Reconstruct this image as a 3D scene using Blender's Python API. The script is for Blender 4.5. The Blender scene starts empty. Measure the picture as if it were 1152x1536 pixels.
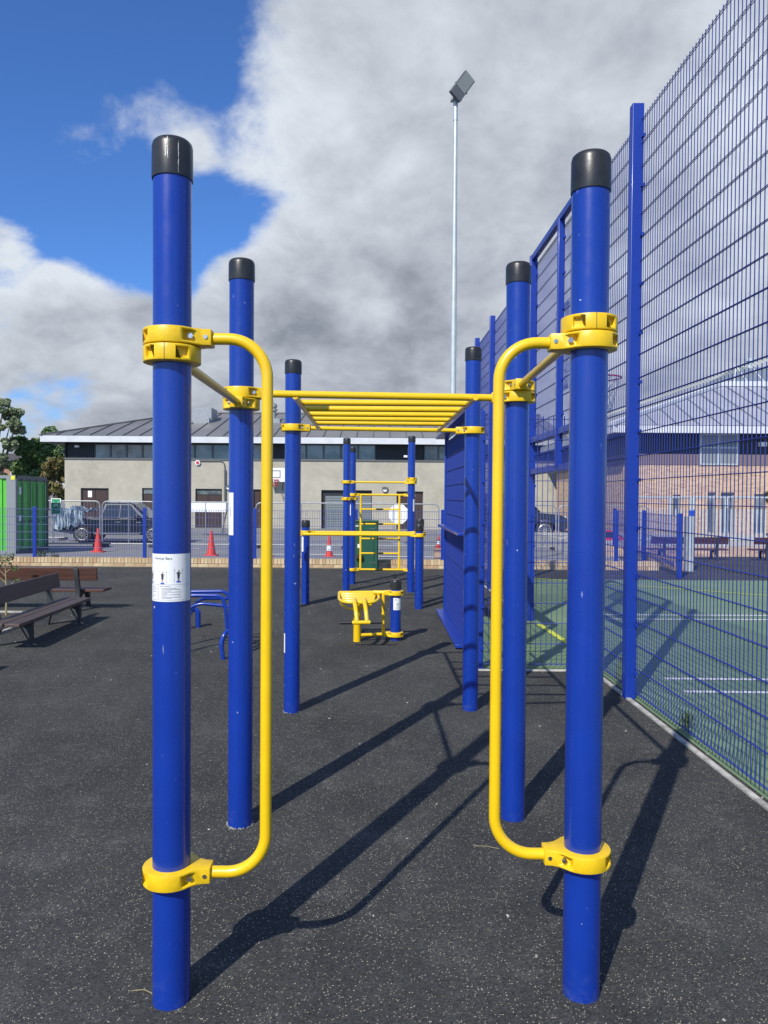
import bpy, bmesh, math, random
from mathutils import Vector, Matrix
R = math.radians
rnd = random.Random(7)
sc = bpy.context.scene
COL = sc.collection

# ------------------------------------------------------------------ camera
EYE = Vector((0, 0, 1.556)); FPX = 1154.0
PITCH, ROLL = math.atan(24/1154), R(0.41)
_f = Vector((0, math.cos(PITCH), -math.sin(PITCH))); _u0 = Vector((0, math.sin(PITCH), math.cos(PITCH))); _r0 = Vector((1, 0, 0))
_r = _r0*math.cos(ROLL) + _u0*math.sin(ROLL); _u = -_r0*math.sin(ROLL) + _u0*math.cos(ROLL)
cd = bpy.data.cameras.new('camera'); cam = bpy.data.objects.new('camera', cd); COL.objects.link(cam)
cam.matrix_world = Matrix(((_r.x, _u.x, -_f.x, EYE.x), (_r.y, _u.y, -_f.y, EYE.y), (_r.z, _u.z, -_f.z, EYE.z), (0, 0, 0, 1)))
cd.sensor_fit = 'VERTICAL'; cd.sensor_height = 36; cd.lens = 36*FPX/1536; cd.clip_end = 2000; cd.clip_start = .05
sc.camera = cam
def ray(px, py): return _f + _r*((px-576)/FPX) + _u*((768-py)/FPX)
def at(px, py, Y):
    d = ray(px, py); return EYE + d*(Y/d.y)
def G(px, py, z=0.0):
    d = ray(px, py); return EYE + d*((z-EYE.z)/d.z)

# ------------------------------------------------------------------ world and sun
AZ, EL = R(27), R(40.5)
sun_travel = Vector((math.sin(AZ)*math.cos(EL), math.cos(AZ)*math.cos(EL), -math.sin(EL)))
ld = bpy.data.lights.new('sun', 'SUN'); ld.energy = 5.0; ld.angle = R(.53); ld.color = (1, .95, .87)
lo = bpy.data.objects.new('sun', ld); COL.objects.link(lo); lo.rotation_euler = sun_travel.to_track_quat('-Z', 'Y').to_euler()
lo.location = (-5, -10, 12)
w = bpy.data.worlds.new('World'); sc.world = w; w.use_nodes = True
nt = w.node_tree; nt.nodes.clear(); N = nt.nodes; LK = nt.links
def wn(t, **k):
    n = N.new(t)
    for a, b in k.items(): setattr(n, a, b)
    return n
def wm(op, a, b=None, c=None, clamp=False):
    n = wn('ShaderNodeMath', operation=op, use_clamp=clamp)
    for i, v in enumerate((a, b, c)):
        if v is None: continue
        if isinstance(v, (int, float)): n.inputs[i].default_value = v
        else: LK.new(v, n.inputs[i])
    return n.outputs[0]
tc = wn('ShaderNodeTexCoord'); DIR = tc.outputs['Generated']
sky = wn('ShaderNodeTexSky', sky_type='NISHITA'); sky.sun_disc = False; sky.sun_elevation = EL; sky.sun_rotation = R(207)
sky.air_density = 1.0; sky.dust_density = .3; sky.ozone_density = 2.5
sep = wn('ShaderNodeSeparateXYZ'); LK.new(DIR, sep.inputs[0])
zz = wm('ADD', wm('MAXIMUM', sep.outputs[2], 0.0), .5)
cmb = wn('ShaderNodeCombineXYZ'); LK.new(wm('DIVIDE', sep.outputs[0], zz), cmb.inputs[0]); LK.new(wm('DIVIDE', sep.outputs[1], zz), cmb.inputs[1])
def wnoise(scale, detail, rough, off, dist=0.0):
    mp = wn('ShaderNodeMapping'); mp.inputs['Location'].default_value = off; LK.new(cmb.outputs[0], mp.inputs[0])
    n = wn('ShaderNodeTexNoise'); n.inputs['Scale'].default_value = scale; n.inputs['Detail'].default_value = detail
    n.inputs['Roughness'].default_value = rough; n.inputs['Distortion'].default_value = dist; LK.new(mp.outputs[0], n.inputs['Vector']); return n.outputs[0]
def blob(px, py, rad, wt):
    c = ray(px, py).normalized(); a = math.atan(rad/FPX)
    n = wn('ShaderNodeVectorMath', operation='DOT_PRODUCT'); LK.new(DIR, n.inputs[0]); n.inputs[1].default_value = c
    m = wn('ShaderNodeMapRange', interpolation_type='SMOOTHSTEP'); LK.new(n.outputs['Value'], m.inputs[0])
    m.inputs[1].default_value = math.cos(a); m.inputs[2].default_value = 1; m.inputs[3].default_value = 0; m.inputs[4].default_value = wt
    return m.outputs[0]
dens = wm('ADD', wm('MULTIPLY', wnoise(2.2, 12, .58, (3.1, 1.7, 0), .2), .55), .20)
dens = wm('ADD', dens, wm('MULTIPLY', wm('SUBTRACT', wnoise(8, 10, .62, (7.7, 2.9, 0), .2), .5), .75))
for b in [(-80, -80, 620, -.42), (210, 20, 230, -.10), (60, 330, 190, -.26), (250, 350, 130, -.34), (80, 546, 110, -.26), (350, 320, 70, -.20),
          (760, 300, 640, .36), (470, 60, 160, .14), (170, 205, 150, .44), (110, 250, 70, .12), (340, 180, 130, .22), (400, 420, 120, .2), (0, 450, 150, .52), (150, 475, 110, .36), (10, 340, 60, .26), (240, 670, 400, .26), (900, 0, 500, .2), (1100, 640, 260, .3)]:
    dens = wm('ADD', dens, blob(*b))
mask = wn('ShaderNodeMapRange', interpolation_type='SMOOTHSTEP'); LK.new(dens, mask.inputs[0])
mask.inputs[1].default_value = .40; mask.inputs[2].default_value = .68
shade = wm('ADD', wm('MULTIPLY', wnoise(2.6, 6, .5, (9.3, 4.2, 0), .2), 1.2), -.02)
shade = wm('ADD', shade, wm('MULTIPLY', wm('SUBTRACT', wnoise(9, 9, .6, (7.75, 3.0, 0), .2), .5), -1.25))
thick = wn('ShaderNodeMapRange'); LK.new(dens, thick.inputs[0]); thick.inputs[1].default_value = .5; thick.inputs[2].default_value = .95; thick.inputs[3].default_value = .22; thick.inputs[4].default_value = -.04
shade = wm('ADD', shade, thick.outputs[0])
for b in [(560, 570, 300, -.22), (200, 620, 230, -.16), (600, 350, 200, -.02), (560, 120, 330, .12), (1000, 60, 420, .10), (60, 430, 130, .22), (180, 500, 120, .12), (60, 520, 100, -.1), (240, 200, 200, .10), (330, 390, 110, .22), (540, 460, 70, .16), (610, 260, 60, .12)]:
    shade = wm('ADD', shade, blob(*b))
cr = wn('ShaderNodeValToRGB'); LK.new(shade, cr.inputs[0])
cr.color_ramp.elements[0].position = .05; cr.color_ramp.elements[0].color = (.29, .325, .39, 1)
cr.color_ramp.elements[1].position = 1.0; cr.color_ramp.elements[1].color = (.80, .86, .94, 1)
e = cr.color_ramp.elements.new(.5); e.color = (.53, .575, .65, 1)
sc10 = wn('ShaderNodeVectorMath', operation='SCALE'); LK.new(cr.outputs[0], sc10.inputs[0]); sc10.inputs[3].default_value = 10.0
tint = wn('ShaderNodeMix', data_type='RGBA', blend_type='MULTIPLY'); tint.inputs[0].default_value = 1; LK.new(sky.outputs[0], tint.inputs[6]); tint.inputs[7].default_value = (.66, 1.08, 1.75, 1)
mx = wn('ShaderNodeMix', data_type='RGBA'); LK.new(mask.outputs[0], mx.inputs[0]); LK.new(tint.outputs[2], mx.inputs[6]); LK.new(sc10.outputs[0], mx.inputs[7])
bg = wn('ShaderNodeBackground'); LK.new(mx.outputs[2], bg.inputs[0]); bg.inputs[1].default_value = .092
wo = wn('ShaderNodeOutputWorld'); LK.new(bg.outputs[0], wo.inputs[0])
sc.view_settings.view_transform = 'Standard'; sc.view_settings.look = 'None'; sc.view_settings.gamma = 1
sc.view_settings.use_curve_mapping = False; sc.view_settings.exposure = 0.0

# ------------------------------------------------------------------ materials
def mat(name, col, rough=.5, metal=0, coat=0, noise=None, bump=None, col2=None, spec=None, scale=None, trans=0):
    """noise=(scale, amount) mixes col with col2; bump=(scale, strength)"""
    m = bpy.data.materials.new(name); m.use_nodes = True; t = m.node_tree; b = t.nodes['Principled BSDF']
    b.inputs['Base Color'].default_value = (*col, 1); b.inputs['Roughness'].default_value = rough; b.inputs['Metallic'].default_value = metal
    b.inputs['Coat Weight'].default_value = coat; b.inputs['Coat Roughness'].default_value = .12
    if spec is not None: b.inputs['Specular IOR Level'].default_value = spec
    if trans: b.inputs['Transmission Weight'].default_value = trans
    co = t.nodes.new('ShaderNodeTexCoord'); src = co.outputs['Object']
    if scale:
        mp = t.nodes.new('ShaderNodeMapping'); mp.inputs['Scale'].default_value = scale; t.links.new(src, mp.inputs[0]); src = mp.outputs[0]
    if noise:
        n = t.nodes.new('ShaderNodeTexNoise'); n.inputs['Scale'].default_value = noise[0]; n.inputs['Detail'].default_value = 7; n.inputs['Roughness'].default_value = .62
        t.links.new(src, n.inputs['Vector'])
        mr = t.nodes.new('ShaderNodeMapRange'); mr.inputs[1].default_value = .5-.25/max(noise[1], .01)*.5; mr.inputs[2].default_value = .5+.25/max(noise[1], .01)*.5
        t.links.new(n.outputs[0], mr.inputs[0])
        x = t.nodes.new('ShaderNodeMix'); x.data_type = 'RGBA'; t.links.new(mr.outputs[0], x.inputs[0])
        x.inputs[6].default_value = (*col, 1); x.inputs[7].default_value = (*(col2 or [c*.7 for c in col]), 1); t.links.new(x.outputs[2], b.inputs['Base Color'])
    if bump:
        n2 = t.nodes.new('ShaderNodeTexNoise'); n2.inputs['Scale'].default_value = bump[0]; n2.inputs['Detail'].default_value = 5; t.links.new(src, n2.inputs['Vector'])
        bp = t.nodes.new('ShaderNodeBump'); bp.inputs['Strength'].default_value = bump[1]; bp.inputs['Distance'].default_value = .01
        t.links.new(n2.outputs[0], bp.inputs['Height']); t.links.new(bp.outputs[0], b.inputs['Normal'])
    return m

def mat_painted_scuffed(name, col, rough):
    """powder coat: even colour, fine scratches / chips, faint dust near the ground"""
    m = bpy.data.materials.new(name); m.use_nodes = True; t = m.node_tree; b = t.nodes['Principled BSDF']; L = t.links.new
    geo = t.nodes.new('ShaderNodeNewGeometry')
    def tn(sc_, d, mapsc=None, seed=0):
        mp = t.nodes.new('ShaderNodeMapping'); L(geo.outputs['Position'], mp.inputs[0]); mp.inputs['Location'].default_value = (seed, seed*.7, 0)
        if mapsc: mp.inputs['Scale'].default_value = mapsc
        n = t.nodes.new('ShaderNodeTexNoise'); n.inputs['Scale'].default_value = sc_; n.inputs['Detail'].default_value = d; n.inputs['Roughness'].default_value = .65; L(mp.outputs[0], n.inputs['Vector']); return n.outputs[0]
    def mr(v, a, b_, c=0, d=1):
        n = t.nodes.new('ShaderNodeMapRange'); L(v, n.inputs[0]); n.inputs[1].default_value = a; n.inputs[2].default_value = b_; n.inputs[3].default_value = c; n.inputs[4].default_value = d; return n.outputs[0]
    def mul(a, b_):
        n = t.nodes.new('ShaderNodeMath'); n.operation = 'MULTIPLY'; L(a, n.inputs[0])
        (L(b_, n.inputs[1]) if not isinstance(b_, float) else setattr(n.inputs[1], 'default_value', b_)); return n.outputs[0]
    x = t.nodes.new('ShaderNodeMix'); x.data_type = 'RGBA'; L(mr(tn(3, 4), .3, .7, 0, 1), x.inputs[0])
    x.inputs[6].default_value = (*[c*.9 for c in col], 1); x.inputs[7].default_value = (*[min(1, c*1.06) for c in col], 1)
    chips = mul(mr(tn(38, 2, None, 5), .735, .745), mr(tn(2.2, 2, None, 9), .5, .56))
    scr = mul(mr(tn(26, 2, (1.6, 1.6, .35), 3), .70, .73), mr(tn(4, 2, None, 2), .56, .62))
    ad = t.nodes.new('ShaderNodeMath'); ad.operation = 'MAXIMUM'; L(chips, ad.inputs[0]); L(mul(scr, .45), ad.inputs[1])
    x2 = t.nodes.new('ShaderNodeMix'); x2.data_type = 'RGBA'; L(ad.outputs[0], x2.inputs[0]); L(x.outputs[2], x2.inputs[6]); x2.inputs[7].default_value = (.5, .55, .65, 1)
    sp = t.nodes.new('ShaderNodeSeparateXYZ'); L(geo.outputs['Position'], sp.inputs[0])
    dust = mul(mr(sp.outputs[2], .0, .12, 1, 0), mr(tn(22, 5, None, 7), .5, .8, 0, .22))
    x3 = t.nodes.new('ShaderNodeMix'); x3.data_type = 'RGBA'; L(dust, x3.inputs[0]); L(x2.outputs[2], x3.inputs[6]); x3.inputs[7].default_value = (.22, .25, .34, 1)
    L(x3.outputs[2], b.inputs['Base Color'])
    L(mr(tn(14, 4, None, 4), .3, .7, rough-.05, rough+.08), b.inputs['Roughness'])
    b.inputs['Coat Weight'].default_value = .35; b.inputs['Coat Roughness'].default_value = .15
    bp = t.nodes.new('ShaderNodeBump'); bp.inputs['Strength'].default_value = .06; bp.inputs['Distance'].default_value = .002; L(tn(130, 2), bp.inputs['Height']); L(bp.outputs[0], b.inputs['Normal'])
    return m

def mat_rubber():
    m = bpy.data.materials.new('speckled_rubber'); m.use_nodes = True; t = m.node_tree; b = t.nodes['Principled BSDF']; L = t.links.new
    co = t.nodes.new('ShaderNodeTexCoord'); src = co.outputs['Object']
    def noise(s, d, r=.6):
        n = t.nodes.new('ShaderNodeTexNoise'); n.inputs['Scale'].default_value = s; n.inputs['Detail'].default_value = d; n.inputs['Roughness'].default_value = r; L(src, n.inputs['Vector']); return n.outputs[0]
    def mr(v, a, b_, c=0, d=1):
        n = t.nodes.new('ShaderNodeMapRange'); L(v, n.inputs[0]); n.inputs[1].default_value = a; n.inputs[2].default_value = b_; n.inputs[3].default_value = c; n.inputs[4].default_value = d; return n.outputs[0]
    def mth(op, a, b_):
        n = t.nodes.new('ShaderNodeMath'); n.operation = op
        for i, v in enumerate((a, b_)):
            if isinstance(v, (int, float)): n.inputs[i].default_value = v
            else: L(v, n.inputs[i])
        return n.outputs[0]
    def mix(f, a, b_):
        x = t.nodes.new('ShaderNodeMix'); x.data_type = 'RGBA'; L(f, x.inputs[0])
        for i, v in ((6, a), (7, b_)):
            if isinstance(v, tuple): x.inputs[i].default_value = (*v, 1)
            else: L(v, x.inputs[i])
        return x.outputs[2]
    # warp so that granules are irregular
    wv = t.nodes.new('ShaderNodeTexNoise'); wv.inputs['Scale'].default_value = 260; L(src, wv.inputs['Vector'])
    va = t.nodes.new('ShaderNodeVectorMath'); va.operation = 'SCALE'; L(wv.outputs['Color'], va.inputs[0]); va.inputs[3].default_value = .006
    vb = t.nodes.new('ShaderNodeVectorMath'); vb.operation = 'ADD'; L(src, vb.inputs[0]); L(va.outputs[0], vb.inputs[1])
    def voro(s):
        v = t.nodes.new('ShaderNodeTexVoronoi'); v.inputs['Scale'].default_value = s; v.voronoi_dimensions = '2D'; L(vb.outputs[0], v.inputs['Vector']); return v
    v = voro(215); sp = t.nodes.new('ShaderNodeSeparateColor'); L(v.outputs['Color'], sp.inputs[0])
    tone = mr(sp.outputs[0], 0, 1, .55, 1.5)
    base = mix(mr(noise(1.1, 6), .38, .66), (.040, .041, .040), (.060, .061, .058))
    hv = t.nodes.new('ShaderNodeVectorMath'); hv.operation = 'SCALE'; L(base, hv.inputs[0]); L(tone, hv.inputs[3])
    # light flecks of two sizes
    dn = mr(noise(2.3, 4), .35, .7, .015, -.02)
    f1 = mth('MULTIPLY', mth('GREATER_THAN', mth('SUBTRACT', sp.outputs[1], dn), .958), mr(v.outputs['Distance'], .32, .46, 1, 0))
    v2 = voro(125); s2 = t.nodes.new('ShaderNodeSeparateColor'); L(v2.outputs['Color'], s2.inputs[0])
    f2 = mth('MULTIPLY', mth('GREATER_THAN', s2.outputs[1], .976), mr(v2.outputs['Distance'], .22, .32, 1, 0))
    fl = mth('MAXIMUM', f1, f2)
    fcol = mix(sp.outputs[2], (.26, .24, .16), (.56, .52, .40))
    c = mix(fl, hv.outputs[0], fcol)
    # dusty scuffs
    sc1 = mth('MULTIPLY', mr(noise(4.5, 7, .72), .53, .70), mr(noise(75, 3), .42, .62))
    c = mix(mth('MULTIPLY', sc1, .55), c, (.20, .195, .18))
    L(c, b.inputs['Base Color']); b.inputs['Roughness'].default_value = .9; b.inputs['Specular IOR Level'].default_value = .2
    bp = t.nodes.new('ShaderNodeBump'); bp.inputs['Strength'].default_value = .55; bp.inputs['Distance'].default_value = .004
    L(mth('ADD', v.outputs['Distance'], mth('MULTIPLY', noise(40, 3), .6)), bp.inputs['Height']); L(bp.outputs[0], b.inputs['Normal'])
    return m

M = {}
M['rubber'] = mat_rubber()
M['blue'] = mat_painted_scuffed('blue_powder_coat', (.005, .036, .295), .26)
M['fence_blue'] = mat('blue_fence_coat', (.006, .034, .29), .38, coat=.2)
M['wire_blue'] = mat('blue_wire_coat', (.014, .034, .24), .45)
M['yellow'] = mat('yellow_powder_coat', (.86, .56, .008), .30, coat=.3, noise=(9, .6), col2=(.80, .50, .006), bump=(160, .04))
M['yellow_plastic'] = mat('yellow_cast_clamp', (.84, .56, .012), .38, noise=(30, .6), col2=(.74, .47, .008), bump=(90, .08))
M['worn'] = mat('worn_grip_brown', (.22, .16, .05), .7, noise=(40, 1), col2=(.4, .28, .04))
M['black'] = mat('black_plastic_cap', (.014, .015, .016), .34, noise=(12, .8), col2=(.028, .029, .03), bump=(60, .05))
M['steel'] = mat('bolt_steel', (.6, .58, .54), .3, metal=1)
M['galv'] = mat('galvanised_steel', (.33, .35, .37), .5, metal=.3, noise=(6, .9), col2=(.25, .27, .29))
M['galv_pale'] = mat('pale_galvanised', (.55, .6, .6), .5, metal=.35, noise=(5, .8), col2=(.45, .5, .5))
M['white'] = mat('white_label', (.78, .79, .80), .4)
M['ink'] = mat('dark_ink', (.03, .03, .035), .6)
M['grey_ink'] = mat('grey_ink', (.25, .25, .27), .6)
M['skin_ink'] = mat('skin_print', (.55, .28, .2), .6)
M['red_ink'] = mat('red_print', (.45, .05, .05), .6)
M['plank'] = mat('brown_bench_plank', (.055, .022, .016), .5, noise=(6, .9), col2=(.10, .042, .028), scale=(.4, 8, 8), bump=(30, .1))
M['plank_grey'] = mat('weathered_bench_plank', (.060, .045, .042), .55, noise=(5, .9), col2=(.09, .06, .052), scale=(.4, 8, 8), bump=(30, .1))
M['iron'] = mat('dark_cast_iron', (.03, .034, .038), .5, bump=(70, .1))
M['asphalt'] = mat('grey_asphalt', (.17, .175, .18), .9, noise=(.5, .8), col2=(.23, .23, .23), bump=(40, .3))
M['court'] = mat('green_court_paint', (.12, .195, .095), .85, noise=(.9, .9), col2=(.165, .24, .125), bump=(60, .3))
M['court_white'] = mat('white_court_line', (.75, .76, .74), .8, noise=(30, 1), col2=(.55, .57, .54))
M['court_yellow'] = mat('yellow_court_line', (.62, .66, .05), .8)
M['kerb'] = mat('pale_concrete_kerb', (.52, .50, .45), .9, noise=(9, 1.2), col2=(.30, .29, .25), bump=(30, .4))
M['brick_a'] = mat('buff_brick', (.56, .42, .25), .85, noise=(9, .9), col2=(.44, .32, .18), bump=(60, .3))
M['brick_b'] = mat('pale_buff_brick', (.64, .50, .31), .85, noise=(9, .9), col2=(.52, .40, .23), bump=(60, .3))
M['brick_c'] = mat('orange_buff_brick', (.50, .34, .19), .85, noise=(9, .9), col2=(.40, .27, .15), bump=(60, .3))
M['mortar'] = mat('mortar', (.30, .27, .22), .95, bump=(60, .3))
def mat_stucco():
    m = mat('cement_render', (.42, .40, .325), .95, noise=(.55, .8), col2=(.33, .31, .25), bump=(9, .35))
    t = m.node_tree; b = t.nodes['Principled BSDF']; old = b.inputs['Base Color'].links[0].from_socket
    co = t.nodes.new('ShaderNodeTexCoord'); mp = t.nodes.new('ShaderNodeMapping'); mp.inputs['Scale'].default_value = (1.0, 1.0, 1.1); t.links.new(co.outputs['Object'], mp.inputs[0])
    n = t.nodes.new('ShaderNodeTexNoise'); n.inputs['Scale'].default_value = 1.1; n.inputs['Detail'].default_value = 8; n.inputs['Roughness'].default_value = .7; n.inputs['Distortion'].default_value = 1.6; t.links.new(mp.outputs[0], n.inputs['Vector'])
    r = t.nodes.new('ShaderNodeMapRange'); r.inputs[1].default_value = .46; r.inputs[2].default_value = .68; r.inputs[4].default_value = .4; t.links.new(n.outputs[0], r.inputs[0])
    x = t.nodes.new('ShaderNodeMix'); x.data_type = 'RGBA'; t.links.new(r.outputs[0], x.inputs[0]); t.links.new(old, x.inputs[6]); x.inputs[7].default_value = (.50, .47, .39, 1)
    t.links.new(x.outputs[2], b.inputs['Base Color']); return m
M['stucco'] = mat_stucco()
M['roof'] = mat('zinc_roof', (.17, .165, .16), .5, metal=.15, noise=(.6, .8), col2=(.21, .205, .20))
M['roof_pale'] = mat('pale_metal_roof', (.36, .37, .40), .5, metal=.2, noise=(.6, .8), col2=(.42, .43, .46))
M['fascia'] = mat('white_fascia', (.62, .64, .66), .45, noise=(1.2, .8), col2=(.52, .54, .56))
M['darkclad'] = mat('dark_louvre', (.018, .019, .023), .5)
M['frame_grey'] = mat('grey_frame', (.10, .11, .12), .5)
M['glass'] = mat('window_glass_painted_reflection', (.07, .085, .095), .05, spec=1, noise=(.5, 2), col2=(.20, .225, .24))  # paler blotches put bright sky reflections into the pane colour
M['brown_door'] = mat('brown_door_paint', (.045, .025, .022), .5)
M['shutter'] = mat('grey_roller_shutter', (.17, .20, .21), .5)
M['green_box'] = mat('green_cabinet_paint', (.012, .075, .045), .45, noise=(4, .8), col2=(.016, .09, .055))
M['cont_green'] = mat('bright_green_container', (.10, .50, .05), .5, noise=(1.5, .8), col2=(.085, .42, .045))
M['cont_dark'] = mat('green_container_door', (.10, .44, .10), .5, noise=(1.5, .8), col2=(.08, .36, .08))
M['cont_grey'] = mat('grey_container_corner', (.22, .24, .25), .5)
M['cone_red'] = mat('orange_red_cone', (.62, .055, .03), .55, noise=(5, .8), col2=(.5, .05, .03))
M['cone_white'] = mat('white_cone_sleeve', (.7, .7, .72), .5)
M['navy'] = mat('navy_car_paint', (.014, .019, .034), .22, coat=1)
M['carglass'] = mat('car_glass', (.015, .02, .024), .05, spec=1)
M['tyre'] = mat('tyre_rubber', (.015, .015, .015), .8)
M['alloy'] = mat('alloy_rim', (.6, .61, .63), .3, metal=.8)
M['tarp'] = mat('crumpled_tarpaulin', (.40, .50, .55), .35, noise=(3, 3), col2=(.05, .09, .15), scale=(5, 1, .8), bump=(7, 1))
M['leaf_dark'] = mat('dark_green_leaf', (.06, .125, .035), .6, noise=(.9, 1), col2=(.12, .20, .055))
M['leaf_grey'] = mat('grey_green_leaf', (.16, .21, .10), .6, noise=(.9, 1), col2=(.25, .29, .16))
M['leaf_olive'] = mat('olive_leaf', (.11, .12, .035), .6, noise=(.9, 1), col2=(.19, .15, .05))
M['leaf_young'] = mat('young_leaf', (.06, .11, .03), .6, noise=(30, 1), col2=(.12, .15, .04))
M['bark'] = mat('bark', (.10, .08, .06), .9, bump=(20, .5))
M['cane'] = mat('pale_stem', (.30, .25, .13), .7)
M['soil'] = mat('dark_soil', (.04, .032, .026), .95, noise=(14, 1), col2=(.09, .08, .06), bump=(20, 1))
M['sign_green'] = mat('sign_green', (.01, .30, .14), .45)
M['sign_white'] = mat('sign_white', (.8, .82, .82), .45)
M['blue_sticker'] = mat('blue_bollard_band', (.02, .08, .5), .4)
M['red'] = mat('red_paint', (.5, .03, .04), .45)
M['amber'] = mat('yellow_marker', (.75, .75, .02), .5)
M['house_roof'] = mat('dark_tile_roof', (.07, .065, .065), .8)
M['net'] = mat('white_net', (.6, .6, .62), .8)
M['lens'] = mat('lamp_lens', (.22, .24, .23), .3)
def mat_brickwall():
    m = bpy.data.materials.new('buff_brickwork'); m.use_nodes = True; t = m.node_tree; b = t.nodes['Principled BSDF']
    co = t.nodes.new('ShaderNodeTexCoord'); mp = t.nodes.new('ShaderNodeMapping'); mp.inputs['Rotation'].default_value = (R(90), 0, 0)
    t.links.new(co.outputs['Object'], mp.inputs[0])
    # u follows x+y so that both the front and the side walls get courses
    s = t.nodes.new('ShaderNodeSeparateXYZ'); t.links.new(co.outputs['Object'], s.inputs[0])
    a = t.nodes.new('ShaderNodeMath'); a.operation = 'ADD'; t.links.new(s.outputs[0], a.inputs[0]); t.links.new(s.outputs[1], a.inputs[1])
    c = t.nodes.new('ShaderNodeCombineXYZ'); t.links.new(a.outputs[0], c.inputs[0]); t.links.new(s.outputs[2], c.inputs[1])
    k = t.nodes.new('ShaderNodeTexBrick'); t.links.new(c.outputs[0], k.inputs['Vector']); k.inputs['Scale'].default_value = 1
    k.inputs['Brick Width'].default_value = .225; k.inputs['Row Height'].default_value = .075; k.inputs['Mortar Size'].default_value = .008
    k.inputs['Color1'].default_value = (.56, .39, .25, 1); k.inputs['Color2'].default_value = (.34, .20, .13, 1); k.inputs['Mortar'].default_value = (.42, .36, .28, 1); k.inputs['Bias'].default_value = -.2
    n = t.nodes.new('ShaderNodeTexNoise'); n.inputs['Scale'].default_value = .9; n.inputs['Detail'].default_value = 6; t.links.new(co.outputs['Object'], n.inputs['Vector'])
    r = t.nodes.new('ShaderNodeMapRange'); r.inputs[3].default_value = .75; r.inputs[4].default_value = 1.25; t.links.new(n.outputs[0], r.inputs[0])
    v = t.nodes.new('ShaderNodeVectorMath'); v.operation = 'SCALE'; t.links.new(k.outputs[0], v.inputs[0]); t.links.new(r.outputs[0], v.inputs[3])
    t.links.new(v.outputs[0], b.inputs['Base Color']); b.inputs['Roughness'].default_value = .9; return m
M['brickwall'] = mat_brickwall()
def mat_board():
    m = mat('clear_backboard', (.75, .8, .85), .3); t = m.node_tree; b = t.nodes['Principled BSDF']; b.inputs['Alpha'].default_value = .45; return m
M['board'] = mat_board()

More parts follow.
